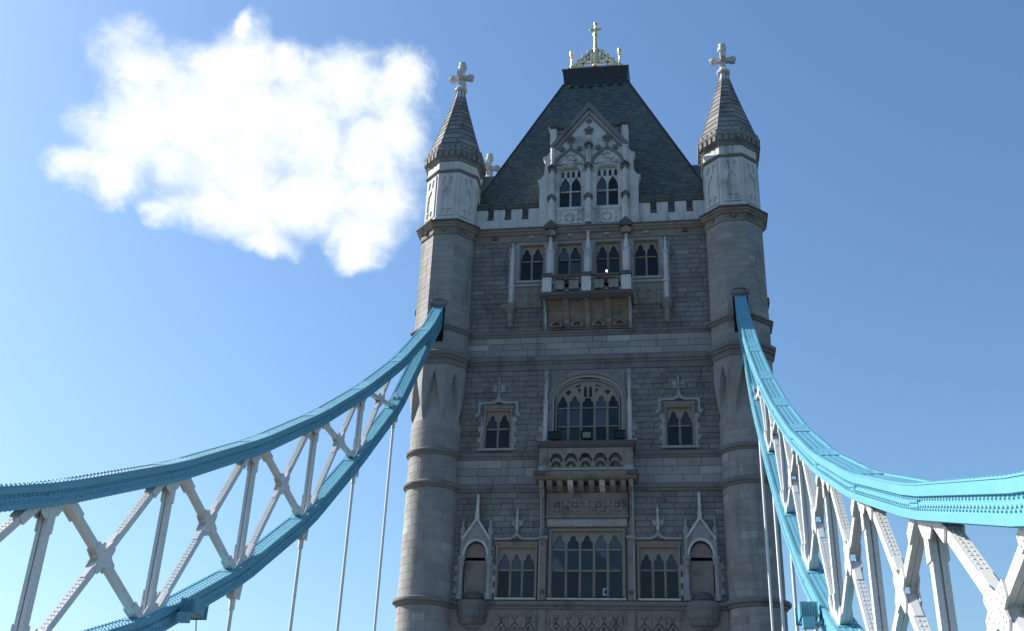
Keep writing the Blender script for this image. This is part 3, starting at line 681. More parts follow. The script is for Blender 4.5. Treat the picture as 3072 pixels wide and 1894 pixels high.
def pinnacle(x, y, r, z0, z1, z2, m=M_TRIM, par=TW, collar=.05, name='pinnacle'):
    """octagonal shaft z0..z1 with a collar, then a little spire to z2"""
    return mk(name, MB().ring(x, y, [(r,z0),(r,z1-.10),(r+collar,z1-.06),(r+collar,z1),(r*.80,z1+.05),(r*.30,z2-.16),(r*.62,z2-.11),(r*.40,z2-.04),(.01,z2)], 8, True, True), m, par)
for s in (-1, 1):
    x = s*4.38
    p = pinnacle(x, -.16, .125, 30.75, 32.55, 33.5, M_PORT)
    mk('shaft', MB().ring(x, -.16, [(.125,29.55),(.125,30.55),(.20,30.6),(.20,30.68),(.13,30.76)], 8, True, True), M_PORT, p)
    mk('corbel_head', MB().ring(x, -.16, [(.02,28.02),(.12,28.1),(.17,28.3),(.14,28.45),(.16,28.6),(.15,28.9),(.22,29.0),(.24,29.1),(.30,29.22),(.28,29.34),(.20,29.5),(.13,29.58)], 8, True, True).ball((x, -.28, 28.38), .13), M_WEATH, p)
    mk('backing', MB().box(x-.22, x+.22, -.05, .1, 28.9, 33.3), M_TRIM, p)
for x in (-2.17, 0, 2.17):
    pinnacle(x, -.26 if x else -.30, .21, 30.6, 32.75, 33.75 if x else 34.05, M_PORT)

# upper balcony ---------------------------------------------------------------
BY = -1.25
bal = mk('balcony', MB().box(-2.48, 2.48, BY-.02, .05, 29.42, 29.60), M_SOOT, TW, label='upper balcony with pierced stone balustrade on ribbed corbels')
mk('cornice', MB().run(-2.55, 2.55, [(0.04,29.2),(BY+.15,29.2),(BY+.04,29.26),(BY-.02,29.34),(BY-.10,29.40),(BY-.12,29.50),(BY-.02,29.62),(0.04,29.62)]), M_SOOT, bal)
for x in (-2.20, 0, 2.20):
    mk('pier', MB().box(x-.26, x+.26, BY-.04, BY+.30, 29.63, 30.54), M_PORT, bal)
    mk('pier_cap', MB().box(x-.32, x+.32, BY-.10, BY+.34, 30.56, 30.66).box(x-.29, x+.29, BY-.07, BY+.31, 30.662, 30.80), M_SOOT, bal)
def quatre(cx, cz, r, n=4, k=.52, rot=math.pi/4):
    """outline of an n-foil"""
    pts = []
    for i in range(n):
        a0 = rot+2*math.pi*i/n; lx, lz = cx+math.cos(a0)*r*k, cz+math.sin(a0)*r*k; rr = r*(1-k)
        for j in range(-4, 5):
            a = a0+j*math.pi/8*1.15; pts.append((lx+rr*math.cos(a), lz+rr*math.sin(a)))
    return pts
for a, b in ((-1.93, -.27), (.27, 1.93)):
    holes = []
    for c in (a+.43, b-.43):
        holes.append(quatre(c, 30.08, .34)); 
        for s in (-1, 1): holes.append([(c+s*.36,30.38),(c+s*.26,30.48),(c+s*.40,30.49)] if s > 0 else [(c-.36,30.38),(c-.40,30.49),(c-.26,30.48)]); holes.append([(c+s*.24,29.70),(c+s*.40,29.70),(c+s*.38,29.86)])
    mk('pierced_panel', MB().plate([(a,29.64),(b,29.64),(b,30.54),(a,30.54)], holes, BY+.04, BY+.16), M_WEATH, bal)
    mk('rail', MB().box(a+.01, b-.01, BY-.03, BY+.26, 30.56, 30.70), M_SOOT, bal)
    mk('pierced_panel', MB(), M_WEATH, bal) if False else None
for s in (-1, 1): mk('side_panel', MB().box(s*2.44-.1, s*2.44+.1, BY+.31, -.02, 29.63, 30.6), M_TRIM, bal)
# corbelled underside: sloping soffit with ribs
def soff(y0, z0, y1, z1, n=8):        # quarter curve from wall foot (y0,z0) to the cornice (y1,z1)
    return [(y0+(y1-y0)*(1-math.cos(t*math.pi/2)), z0+(z1-z0)*math.sin(t*math.pi/2)**.9) for t in [i/n for i in range(n+1)]]
sf = soff(-.06, 27.86, -1.0, 29.19)
mk('soffit', MB().run(-2.25, 2.25, [(.05,27.86)]+sf+[(.05,29.19)]), M_WEATH, bal)
for x, w in ((-2.36,.08),(-1.17,.14),(0,.13),(1.17,.14),(2.36,.08)):
    r_ = [(y-.26, z) for y, z in sf]
    mk('corbel', MB().run(x-w, x+w, [(.04,27.85)]+[(-.02,27.84)]+r_[1:]+[(.04,29.19)]), (M_TRIM if abs(x) > 2 else M_WEATH), bal)
    if abs(x) == 1.17:
        for q in (2, 4, 6): mk('roll', MB().tube([(x-w-.02,r_[q][0]-.03,r_[q][1]),(x+w+.02,r_[q][0]-.03,r_[q][1])], .06, 6), M_WEATH, bal)
for x in (-1.75, -.6, .6, 1.75):
    mk('relief', MB().plate([(x-.34,27.95),(x+.34,27.95),(x+.34,28.1),(x+.22,28.2),(x+.1,28.22),(x,28.42),(x-.1,28.22),(x-.22,28.2),(x-.34,28.1)], [[(x-.24,28.0),(x+.24,28.0),(x+.2,28.12),(x,28.26),(x-.2,28.12)]], -.30, -.08), M_WEATH, bal)

# arched window of the middle storey --------------------------------------------
def arch(hw, zs, za, n=20, cx=0.0):   # four-centred arch from right springing to left
    pts = []
    for i in range(n+1):
        t = i/n; a = math.pi*t; x = math.cos(a); z = abs(math.sin(a))**.82*(1-.0*abs(x))
        pts.append((cx+hw*x, zs+(za-zs)*z))
    return pts
ax = [-1.66,-1.05,-.365,.365,1.05,1.66]
topa = arch(1.68, 23.55, 24.84, 28)
def lancet(c, w, z0, z1): return [(c-w,z0),(c+w,z0),(c+w,z0+(z1-z0)*.55),(c+w*.75,z0+(z1-z0)*.8),(c,z1),(c-w*.75,z0+(z1-z0)*.8),(c-w,z0+(z1-z0)*.55)]
ah = [lancet(-.14,.085,23.88,24.56), lancet(.14,.085,23.88,24.56)]
for s in (-1, 1):
    ah += [[(s*1.05-.17,24.16),(s*1.05,23.98),(s*1.05+.17,24.16),(s*1.05+.1,24.26),(s*1.05,24.30),(s*1.05-.1,24.26)],
           [(s*.42,24.52),(s*.80,24.40),(s*.66,24.52),(s*.42,24.64)], [(s*.40,24.05),(s*.40,24.42),(s*.58,24.32)]]
wB = window(ax, 21.16, 24.84, [23.26, 22.20], 23.40, .56, M_FRAME, top=topa, holes=ah, frame_d=.1, label='large arched five light window with tracery head', wide=.14)
def arch_ring(h0, z0a, h1, z1a, zs, zb, y0, y1, n=28):
    o = arch(h1, zs, z1a, n); i = arch(h0, zs, z0a, n)
    return MB().plate([(h1,zb)]+o+[(-h1,zb),(-h0,zb)]+i[::-1]+[(h0,zb)], (), y0, y1)
mk('archivolt', arch_ring(1.66, 24.82, 1.80, 24.98, 23.55, 21.16, .06, .2), M_WEATH, wB)
mk('archivolt', arch_ring(1.80, 24.98, 1.93, 25.14, 23.55, 21.16, -.0, .2), M_TRIM, wB)
mk('hood_mould', arch_ring(1.93, 25.14, 2.09, 25.36, 23.55, 21.16, -.09, .1), M_WEATH, wB)
# spandrel filling behind the arch
mk('spandrel', MB().plate([(2.0,23.5)]+arch(1.95, 23.5, 25.2, 28)+[(-2.0,23.5),(-2.0,25.44),(2.0,25.44)], (), -.012, .1), M_GRAN, wB)
for s in (-1, 1):
    p = pinnacle(s*2.24, -.12, .09, 23.45, 23.52, 24.9, M_PORT, collar=.06)
    mk('shaft', MB().ring(s*2.24, -.12, [(.15,21.0),(.15,21.3),(.11,21.36),(.11,23.44)], 8, True, True), M_PORT, p)
    mk('backing', MB().box(s*2.24-.13, s*2.24+.13, -.04, .1, 21.0, 25.4), M_TRIM, p); quoins(p, s*2.36, s, 21.0, 22.4)
    mk('crocketed_finial', MB().ring(s*2.24, -.12, [(.05,24.85),(.10,24.95),(.05,25.02),(.09,25.1),(.07,25.3),(.02,25.42)], 8, True, True), M_TRIM, p)
# small two-light windows with label moulds
def label_mould(cx, hw, zt, zd, peak, m=M_TRIM, par=None):
    """square label with dropped ends and a little ogee in the middle"""
    t = .12
    o = [(cx-hw,zd),(cx-hw,zt),(cx-.45,zt),(cx-.22,zt+.06),(cx-.10,zt+.20),(cx-.05,peak),(cx+.05,peak),(cx+.10,zt+.20),(cx+.22,zt+.06),(cx+.45,zt),(cx+hw,zt),(cx+hw,zd)]
    i = [(cx+hw-t,zd),(cx+hw-t,zt-t-.1),(cx+hw-t-.1,zt-t),(cx+.3,zt-t),(cx,zt-.0),(cx-.3,zt-t),(cx-hw+t+.1,zt-t),(cx-hw+t,zt-t-.1),(cx-hw+t,zd)]
    return mk('hood_mould', MB().plate(o+i, (), -.13, .08), m, par)
for s in (-1, 1):
    c = s*4.85
    w = window(lin(c-.64, c+.64, 2), 21.03, 23.1, [22.14], 22.34, .62, M_FRAME, frame_d=.14)
    mk('spandrel', MB().box(c-.82, c+.82, -.025, .1, 23.26, 23.48), M_WEATH, w)
    label_mould(c, 1.10, 23.62, 22.88, 23.98, par=w)
    for q in (-1, 1):
        mk('label_stop', MB().ball((c+q*1.13,-.1,22.84), .13, 8, 6).ball((c+q*1.19,-.15,22.88), .07), M_TRIM, w); quoins(w, c+q*.79, q, 21.0, 22.75)
    sill(w, c-1.03, c+1.03, 20.84, 21.02, .10)
    mk('finial', MB().ring(c, -.08, [(.07,23.95),(.06,24.1),(.14,24.16),(.10,24.22),(.05,24.26),(.05,24.85),(.08,24.9),(.01,25.02)], 8, True, True), M_TRIM, w)
    for q in (-1, 1): mk('finial_leaf', MB().box(c+q*.21-.11, c+q*.21+.11, -.04, .05, 24.22, 24.62), M_TRIM, w)

# lower balcony ---------------------------------------------------------------
LY = -.95
ba2 = mk('balcony', MB().box(-2.36, 2.36, LY+.30, .06, 19.36, 20.62), M_WEATH, TW, label='lower balcony with carved stone front on dentil corbels')
mk('rail', MB().run(-2.52, 2.52, [(.05,20.63),(LY+.02,20.63),(LY-.06,20.72),(LY-.10,20.80),(LY-.10,20.94),(LY+.04,21.04),(.05,21.06)]), M_SOOT, ba2)
mk('cornice', MB().run(-2.62, 2.62, [(.05,18.98),(LY+.2,18.98),(LY+.06,19.02),(LY-.04,19.12),(LY-.10,19.20),(LY-.12,19.30),(LY-.02,19.38),(.05,19.40)]), M_WEATH, ba2)
for s in (-1, 1): mk('cornice_end', MB().run(min(s*2.66, s*2.1), max(s*2.66, s*2.1), [(.05,19.13),(LY-.14,19.13),(LY-.17,19.2),(LY-.17,19.34),(LY,19.43),(.05,19.43)]), M_SOOT, ba2)
mk('plinth', MB().box(-2.40, 2.40, LY-.02, LY+.07, 19.42, 19.54), M_TRIM, ba2)
for s in (-1, 1): mk('pier', MB().box(s*2.2-.22, s*2.2+.22, LY-.03, LY+.3, 19.545, 20.61), M_WEATH, ba2); mk('pier_foot', MB().box(s*2.2-.24, s*2.2+.24, LY-.05, LY+.1, 19.40, 19.66), M_TRIM, ba2)
holes = []
for i in range(5):
    c = -1.52+i*.76
    holes.append([(c-.33,19.62),(c+.33,19.62),(c+.34,19.74),(c+.20,20.02),(c+.0,20.12),(c-.20,20.02),(c-.34,19.74)][:0] or [(c-.30,19.60),(c-.06,19.60),(c-.02,19.74),(c+.02,19.74),(c+.06,19.60),(c+.30,19.60),(c+.16,19.86),(c,19.94),(c-.16,19.86)])
    holes.append([(c-.36,19.98),(c-.28,19.80),(c-.17,20.0),(c,20.08),(c+.17,20.0),(c+.28,19.80),(c+.36,19.98),(c+.18,20.28),(c,20.36),(c-.18,20.28)])
mk('carved_front', MB().plate([(-1.96,19.55),(1.96,19.55),(1.96,20.61),(-1.96,20.61)], holes, LY-.02, LY+.08), M_WEATH, ba2)
for i in range(8):
    c = -1.9+i*.543
    mk('dentil', MB().run(c-.14, c+.14, [(.04,18.5),(-.25,18.55),(LY+.32,18.72),(LY+.22,18.86),(LY+.22,18.97),(.04,18.97)]), M_WEATH if i not in (2, 5) else M_PORT, ba2)
rec = mk('carved_panel', MB().box(-2.1, 2.1, -.04, .1, 17.15, 18.5), M_WEATH, ba2)
mk('moulding', MB().run(-2.12, 2.12, [(.05,17.14),(-.12,17.14),(-.18,17.20),(-.16,17.28),(-.05,17.34),(.05,17.34)]), M_WEATH, rec)
for c, r in ((-1.55,.30),(-.62,.33),(.62,.33),(1.55,.30)):
    mk('relief', MB().plate(quatre(c, 17.82, r*1.18, 8, .8), [quatre(c, 17.82, r*.72, 4)], -.12, -.03).ball((c,-.08,17.82), r*.30), M_WEATH, rec)
for c in (-1.08, 0, 1.08): mk('relief', MB().ball((c,-.05,17.55), .12, 8, 5, 1, .7, 1.6).ball((c,-.05,17.95), .15, 8, 5, 1, .6, 1.5), M_WEATH, rec)
for s in (-1, 1):
    x = s*2.28
    pf = [(.04,16.1),(-.05,16.1),(-.10,16.3),(-.10,17.2),(-.16,17.6),(-.30,18.1),(-.52,18.45),(LY+.2,18.6),(LY+.12,18.97),(.04,18.97)]
    mk('console', MB().run(x-.10, x+.10, pf), M_WEATH, ba2)
    mk('console_edge', MB().run(s*2.36-.035 if s > 0 else s*2.36-.035, s*2.36+.035, [(y-.03 if y < .03 else y, z) for y, z in pf]), M_TRIM, ba2)

# lower storey: five-light window between two three-light ones ------------------------
wC = window(lin(-1.76, 1.76, 5), 13.17, 16.46, [15.58, 14.52], 15.78, .56, M_FRAME, frame_d=.16, label='tall five light window with two brown transoms')
mk('band', MB().run(-2.04, 2.04, [(.06,16.70),(-.06,16.72),(-.10,16.80),(-.10,17.0),(-.05,17.12),(.06,17.13)]), M_TRIM, wC)
vent = mk('vent_fan', MB().plate([(.80,13.32),(1.12,13.32),(1.12,13.66),(.80,13.66)], [[(.85,13.37),(1.07,13.37),(1.07,13.61),(.85,13.61)]], .20, .25), M_WHITE, wC, label='small white square vent frame in a pane')
wS = {}
for s in (-1, 1):
    c = s*3.585
    w = window(lin(c-.92, c+.92, 3), 13.17, 15.62, [14.54], 14.84, .52, M_FRAME, frame_d=.14)
    wS[s] = w
    mk('spandrel', MB().box(c-1.12, c+1.12, -.02, .1, 15.78, 15.98), M_WEATH, w)
    t = .11; zt = 16.14; hw = 1.18
    o = [(c-hw,zt-t),(c-hw,zt),(c-.4,zt),(c-.2,zt+.06),(c-.07,zt+.22),(c-.035,zt+.42),(c+.035,zt+.42),(c+.07,zt+.22),(c+.2,zt+.06),(c+.4,zt),(c+hw,zt),(c+hw,zt-t),(c+.36,zt-t),(c+.12,zt-.03),(c,zt+.10),(c-.12,zt-.03),(c-.36,zt-t)]
    mk('hood_mould', MB().plate(o, (), -.14, .08), M_TRIM, w)
    mk('finial', MB().ring(c, -.1, [(.05,16.5),(.09,16.66),(.05,16.74),(.045,17.4),(.10,17.46),(.06,17.52),(.01,17.72)], 8, True, True), M_PORT, w)
    for q in (-1, 1):
        mk('finial_leaf', MB().plate([(c+q*.06,16.7),(c+q*.28,16.82),(c+q*.30,17.12),(c+q*.17,17.0),(c+q*.06,17.15)], (), -.07, .05), M_TRIM, w)
    # panelled pilasters either side of the middle window
    pl = mk('pilaster', MB().box(s*2.23-.17, s*2.23+.17, -.10, .1, 13.0, 16.1), M_WEATH, TW)
    mk('edge_roll', MB().ring(s*2.38, -.10, [(.045,13.0),(.045,16.05)], 6, True, True), M_TRIM, pl)
    mk('cap', MB().run(s*2.23-.24, s*2.23+.24, [(.05,16.04),(-.16,16.04),(-.22,16.10),(-.20,16.20),(-.06,16.26),(.05,16.26)]), M_TRIM, pl)
    mk('mask_head', MB().ball((s*2.2,-.16,13.42), .10).ball((s*2.2,-.2,13.36), .06), M_SOOT, pl)
    mk('sill', MB().run(min(s*2.52, s*4.62), max(s*2.52, s*4.62), [(.1,13.0),(-.16,13.0),(-.2,13.04),(-.2,13.10),(.1,13.16)]), M_PORT, w)
mk('sill', MB().run(-1.98, 1.98, [(.1,13.0),(-.16,13.0),(-.2,13.04),(-.2,13.10),(.1,13.16)]), M_PORT, wC)
# statue niches -----------------------------------------------------------------
for s in (-1, 1):
    c = s*5.68
    n = mk('niche', MB().loft([[(c+.56*math.cos(a), .08+.50*math.sin(a), z) for a in [math.pi*i/16 for i in range(17)]] for z in (13.02, 15.1)], False, False), M_WEATH, TW, smooth=True)
    dome = [[(c+.56*math.cos(e)*math.cos(a), .08+.50*math.cos(e)*math.sin(a), 15.1+.80*math.sin(e)) for a in [math.pi*i/16 for i in range(17)]] for e in [math.pi/2*j/8 for j in range(9)]]
    mk('niche_head', MB().loft(dome, False, False), M_WEATH, n, smooth=True)
    for q in range(5):
        a = math.pi*(q+.5)/5; mk('rib', MB().tube([(c+.53*math.cos(e)*math.cos(a), .08+.47*math.cos(e)*math.sin(a), 15.12+.76*math.sin(e)) for e in [math.pi/2*j/6 for j in range(7)]], .025, 5), M_WEATH, n)
    ha = arch(.57, 15.1, 15.96, 20, c)
    mk('gable', MB().plate([(c+.80,15.1)]+[(c+.80,16.08),(c+.66,16.2),(c,17.12),(c-.66,16.2),(c-.80,16.08),(c-.80,15.1)]+ha[::-1], (), -.10, .09), M_TRIM, n)
    for q in (-1, 1):
        mk('coping', MB().plate([(c+q*.78,16.06),(c+q*.70,15.98),(c,17.02),(c,17.24)], (), -.24, -.06), M_PORT, n)
        xx = c+q*.72
        mk('colonnette', MB().ring(xx, -.10, [(.16,13.0),(.16,13.3),(.11,13.4),(.10,14.7)], 8, True, True), M_TRIM, n)
        mk('capital', MB().ring(xx, -.13, [(.06,14.62),(.13,14.72),(.17,14.85),(.14,14.95),(.19,15.03),(.20,15.14),(.12,15.22)], 8, True, True), M_TRIM, n)
        mk('colonnette', MB().ring(xx, -.10, [(.09,15.2),(.09,16.0),(.15,16.06),(.09,16.14)], 8, True, True), M_TRIM, n)
        mk('pinnacle', MB().ring(xx, -.10, [(.10,16.1),(.10,16.3),(.14,16.36),(.12,16.5),(.15,16.56),(.06,16.72),(.05,16.9),(.08,16.94),(.01,17.1)], 8, True, True), M_TRIM, n)
        quoins(n, c+q*.80, q, 13.0, 14.9)
    mk('hood_mould', MB().plate([(c+.70,15.1)]+arch(.68, 15.1, 16.1, 20, c)+[(c-.70,15.1),(c-.57,15.1)]+ha[::-1]+[(c+.57,15.1)], (), -.18, -.06), M_PORT, n)
    mk('finial', MB().ring(c, -.12, [(.10,17.05),(.10,17.3),(.13,17.36),(.085,17.42),(.06,18.38),(.02,18.46)], 4, True, True), M_PORT, n)
    mk('impost', MB().loft([[(c+r*math.cos(a), .08+(r-.06)*math.sin(a), z) for a in [math.pi*i/12 for i in range(13)]] for r, z in ((.56,15.0),(.535,15.04),(.535,15.12),(.56,15.16))], False, False), M_WEATH, n)
    mk('statue_base', MB().ring(c, -.05, [(.46,13.0),(.48,13.14),(.40,13.22),(.40,13.36)], 12, True, True), M_SOOT, n)
    mk('niche_corbel', MB().ring(c, .38, [(.10,11.2),(.30,11.35),(.34,11.5),(.58,11.62),(.62,11.74),(.78,11.84),(.84,11.96),(.80,12.05),(.90,12.2),(.92,12.5),(.98,12.62),(1.02,12.78),(.98,12.92),(.8,12.995)], 20, True, True), M_STR, n)
# carved frieze along the bottom of the picture
fz = mk('frieze', MB().box(-6.9, 6.9, -.03, .055, 11.2, 12.54), M_WEATH, TW)
for a, b, nn in ((-1.75,1.75,6),(-4.55,-2.5,3),(2.5,4.55,3)):
    w = (b-a)/nn
    for i in range(nn):
        c = a+w*(i+.5)
        mk('lattice', MB().plate([(c-w/2+.01,12.34),(c,11.96),(c+w/2-.01,12.34),(c+w/2-.01,11.6),(c,11.98),(c-w/2+.01,11.6)], (), -.10, -.02).plate(quatre(c,11.62,.2,4,.5,0), [quatre(c,11.62,.1,4,.5,0)], -.12, -.02).ball((c,-.07,12.2), .09), M_WEATH, fz)
for x in (-2.2, 2.2): mk('panel_divider', MB().box(x-.18, x+.18, -.12, -.02, 11.2, 12.54), M_WEATH, fz)

# the dormer gable in the parapet ------------------------------------------------------
half = [(2.92,34.53),(2.92,37.35),(3.05,37.72),(3.06,37.80),(2.86,37.86),(2.70,38.12),(2.64,38.5),(2.64,39.05),(2.76,39.36),(2.74,39.46),(2.52,39.52),(2.34,39.80),(2.28,40.15),(2.10,40.35),(0,43.10)]
out = half+[(-x, z) for x, z in half[-2::-1]]
GY = -.16
ghole = []
for s in (-1, 1):
    c = s*1.095; ghole.append([(c-.64,35.80),(c+.64,35.80),(c+.64,38.2),(c+.60,38.40),(c+.48,38.52),(c+.2,38.57),(c-.2,38.57),(c-.48,38.52),(c-.60,38.40),(c-.64,38.2)])
gab = mk('gable', MB().plate(out, ghole, GY, .30), M_PORT, TW, label='pale carved stone gable with two windows in front of the roof')
GROOF = MB().loft([[(-2.4,.30,39.6),(0,.30,42.75),(2.4,.30,39.6)],[(-2.4,3.0,39.6),(0,3.0,42.75),(2.4,3.0,39.6)]])
mk('dormer_roof', GROOF, M_SLATE, gab)
mk('dormer_cheek', MB().box(-2.5, 2.5, .301, 2.0, 34.6, 39.7), M_PORT, gab)
for s in (-1, 1):
    c = s*1.095; xs = lin(c-.64, c+.64, 2)
    w = window(xs, 35.80, 38.56, [36.99], 37.42, .62, M_PORT, curve=OGEE, par=gab, yoff=-.16, yw=.18, top=[(xs[-1]+.02,38.62),(xs[0]-.02,38.62)],
               holes=[h for q in (0, 1) for h in (lancet((xs[q]+xs[q+1])/2-.16, .085, 37.98, 38.46), lancet((xs[q]+xs[q+1])/2+.17, .085, 37.98, 38.46))], wide=.12)
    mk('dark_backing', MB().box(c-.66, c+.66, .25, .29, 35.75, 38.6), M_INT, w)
    mk('sill', MB().run(c-.78, c+.78, [(GY+.02,35.50),(GY-.06,35.50),(GY-.12,35.56),(GY-.12,35.64),(GY+.02,35.79)]), M_PORT, w)
    # arched hood over the tracery tympanum
    og = [(-1,0),(-.97,.16),(-.88,.34),(-.74,.50),(-.55,.64),(-.34,.75),(-.16,.85),(-.05,.94),(0,1.03)]; og = og+[(-x, z) for x, z in og[-2::-1]]
    o = [(c+u*1.0, 38.72+v*1.26) for u, v in og]; i = [(c+u*.85, 38.72+v*1.08) for u, v in og[::-1]]
    mk('hood_mould', MB().plate(o+i, (), GY-.16, GY+.02), M_STR, w)
    tym = [quatre(c, 39.28, .24, 5, .5, math.pi/2), ]
    for q in (-1, 1): tym += [quatre(c+q*.36, 38.95, .17, 3, .45, math.pi/2), quatre(c+q*.62, 38.86, .12, 3, .45, math.pi/2)]
    tym += [quatre(c, 38.92, .10, 3, .45, -math.pi/2)]
    mk('tympanum', MB().plate([(c+u*.86, 38.72+v*1.09) for u, v in og], tym, GY-.07, GY+.01), M_PORT, w)
    mk('head_roll', MB().tube([(c-.74,GY-.03,38.2),(c-.72,GY-.03,38.45),(c-.55,GY-.03,38.62),(c-.2,GY-.03,38.68),(c+.2,GY-.03,38.68),(c+.55,GY-.03,38.62),(c+.72,GY-.03,38.45),(c+.74,GY-.03,38.2)], .05, 6), M_PORT, w)
    fl = MB(); zc_ = 40.55                    # leafy finial
    for q in range(5):
        a = math.pi/2+q*2*math.pi/5; fl.ball((c+.19*math.cos(a), GY-.08, zc_+.19*math.sin(a)), .11, 7, 5)
    fl.ball((c, GY-.12, zc_), .10); fl.box(c-.07, c+.07, GY-.10, GY, 39.95, 40.4)
    mk('fleuron', fl, M_STR, w)
    for q in (-1, 1):
        r_ = MB(); cx_ = c+q*.52; r_.ball((cx_, GY-.06, 39.86), .16, 8, 5, 1, .7, 1)
        for e in range(5): r_.ball((cx_+.13*math.cos(e*1.257), GY-.12, 39.86+.13*math.sin(e*1.257)), .06, 6, 4)
        mk('crocket', r_, M_STR, w)
    # pierced panel under the sill with a little shield
    mk('panel', MB().plate([(c-.72,34.62),(c+.72,34.62),(c+.72,35.49),(c-.72,35.49)], [quatre(c, 35.02, .34, 5, .5, math.pi/2)]+[lancet(c+q*.53, .085, zq, zq+.33) for q in (-1, 1) for zq in (34.68, 35.08)], GY-.06, GY-.002), M_PORT, w)
    mk('shield', MB().plate([(c-.17,35.10),(c+.17,35.10),(c+.15,34.86),(c,34.72),(c-.15,34.86)], (), GY-.08, GY-.003), M_PORT, w)
    # side shafts, pinnacle blocks and pierced cresting beside the rake
    x = s*2.17
    mk('shaft', MB().ring(x, GY-.10, [(.20,34.6),(.20,36.3)], 8, True, True).ring(x, GY-.08, [(.16,36.3),(.16,38.4)], 8, True, True).ring(x, GY-.02, [(.15,38.4),(.14,40.0)], 8, True, True), M_PORT, gab)
    for zq in (36.42, 38.52): mk('gablet', MB().plate([(x-.27,zq-.14),(x-.27,zq-.04),(x,zq+.18),(x+.27,zq-.04),(x+.27,zq-.14),(x,zq+.06)], (), GY-.36, GY-.06).plate([(x-.22,zq-.34),(x-.22,zq-.24),(x,zq-.06),(x+.22,zq-.24),(x+.22,zq-.34),(x,zq-.16)], (), GY-.32, GY-.06), M_STR, gab)
    mk('pinnacle_block', MB().box(x-.19, x+.19, GY-.02, .5, 39.9, 41.45), M_PORT, gab)
    mk('block_cap', MB().loft([[(x-.21,GY-.06,41.45),(x+.21,GY-.06,41.45),(x+.21,.55,41.45),(x-.21,.55,41.45)],[(x-.30,GY-.16,41.58),(x+.30,GY-.16,41.58),(x+.30,.6,41.58),(x-.30,.6,41.58)],[(x-.28,GY-.14,41.72),(x+.28,GY-.14,41.72),(x+.28,.6,41.72),(x-.28,.6,41.72)],[(x-.1,GY+.1,41.9),(x+.1,GY+.1,41.9),(x+.1,.4,41.9),(x-.1,.4,41.9)]]), M_SOOT, gab)
    a, b = sorted((s*1.0, s*2.0))
    mk('cresting', MB().run(a, b, [(.12,41.45),(.0,41.47),(-.05,41.56),(-.04,41.66),(.1,41.72),(.3,41.72),(.3,41.45)]), M_SOOT, gab)
    mk('pierced_panel', MB().plate([(s*1.12,41.46),(s*1.98,41.46),(s*1.98,40.5)], [quatre(s*1.76, 41.2, .16, 4)], .04, .14), M_TRIM, gab)
    mk('rake_coping', MB().plate([(s*2.36,40.06),(s*2.16,39.92),(0,42.78),(0,43.20)] if s > 0 else [(s*2.36,40.06),(0,43.20),(0,42.78),(s*2.16,39.92)], (), GY-.22, .36), M_STR, gab)
    mk('inner_rake', MB().plate([(s*1.98,39.95),(s*1.88,39.90),(0,42.28),(0,42.48)], (), GY-.07, GY+.01), M_STR, gab)
for z0, z1, zq in ((34.6,36.3,36.42),(36.3,38.5,38.58),(38.5,40.0,40.1)):
    mk('shaft', MB().ring(0, GY-.08, [(.20 if z0 < 36 else .15,z0),(.20 if z0 < 36 else .15,z1)], 8, True, True), M_PORT, gab)
    mk('gablet', MB().plate([(-.26,zq-.14),(-.26,zq-.04),(0,zq+.18),(.26,zq-.04),(.26,zq-.14),(0,zq+.06)], (), GY-.34, GY-.04).plate([(-.2,zq-.34),(-.2,zq-.24),(0,zq-.06),(.2,zq-.24),(.2,zq-.34),(0,zq-.16)], (), GY-.28, GY-.04), M_STR, gab)
mk('shaft', MB().ring(0, GY-.04, [(.10,40.0),(.10,40.8)], 8, True, True), M_PORT, gab)
fl = MB()
for q in range(5):
    a = math.pi/2+q*2*math.pi/5; fl.ball((.20*math.cos(a), GY-.07, 41.15+.20*math.sin(a)), .11, 7, 5)
fl.ball((0, GY-.1, 41.15), .10); mk('fleuron', fl, M_STR, gab)
fl = MB()
for q in range(4): fl.ball((.11*math.cos(q*1.571), GY-.07, 41.85+.11*math.sin(q*1.571)), .08, 6, 4)
mk('fleuron', fl, M_STR, gab)

# ------------------------------------------------------------------ the suspension chains
NY = [-1.0,-3.2,-8.2,-13.22,-18.24,-23.26,-28.28,-33.3,-38.32,-43.34,-48.36,-53.4,-58.4]
NU = [28.95,26.58,22.47,18.97,15.83,13.03,10.57,8.45,6.66,5.19,4.04,3.2,2.7]
NL = [28.35,25.95,20.22,15.98,12.08,9.02,6.62,4.88,3.68,3.05,2.72,2.52,2.3]
def interp(tab, y):
    for i in range(len(NY)-1):
        if NY[i] >= y >= NY[i+1]:
            t = (y-NY[i])/(NY[i+1]-NY[i]); return tab[i]+(tab[i+1]-tab[i])*t
    return tab[-1]
def smooth_tab(tab, sub=4):
    """polyline with a soft bend at each node"""
    pts = []
    for i, (y, z) in enumerate(zip(NY, tab)):
        if 0 < i < len(NY)-1:
            pts += [(y+(NY[i-1]-y)*.10, z+(tab[i-1]-z)*.10), (y+(NY[i+1]-y)*.10, z+(tab[i+1]-z)*.10)]
        else: pts.append((y, z))
    return pts
def sweep(mb, pts, prof, cx, sgn=1):
    """profile [(x offset, height)] swept along (y,z) points, square to the path"""
    rings = []
    for i, (y, z) in enumerate(pts):
        a = pts[max(i-1, 0)]; b = pts[min(i+1, len(pts)-1)]
        dy, dz = b[0]-a[0], b[1]-a[1]; L = math.hypot(dy, dz); ny, nz = dz/L, -dy/L          # normal pointing up
        rings.append([(cx+sgn*px, y+ny*ph, z+nz*ph) for px, ph in prof])
    return mb.loft(rings)
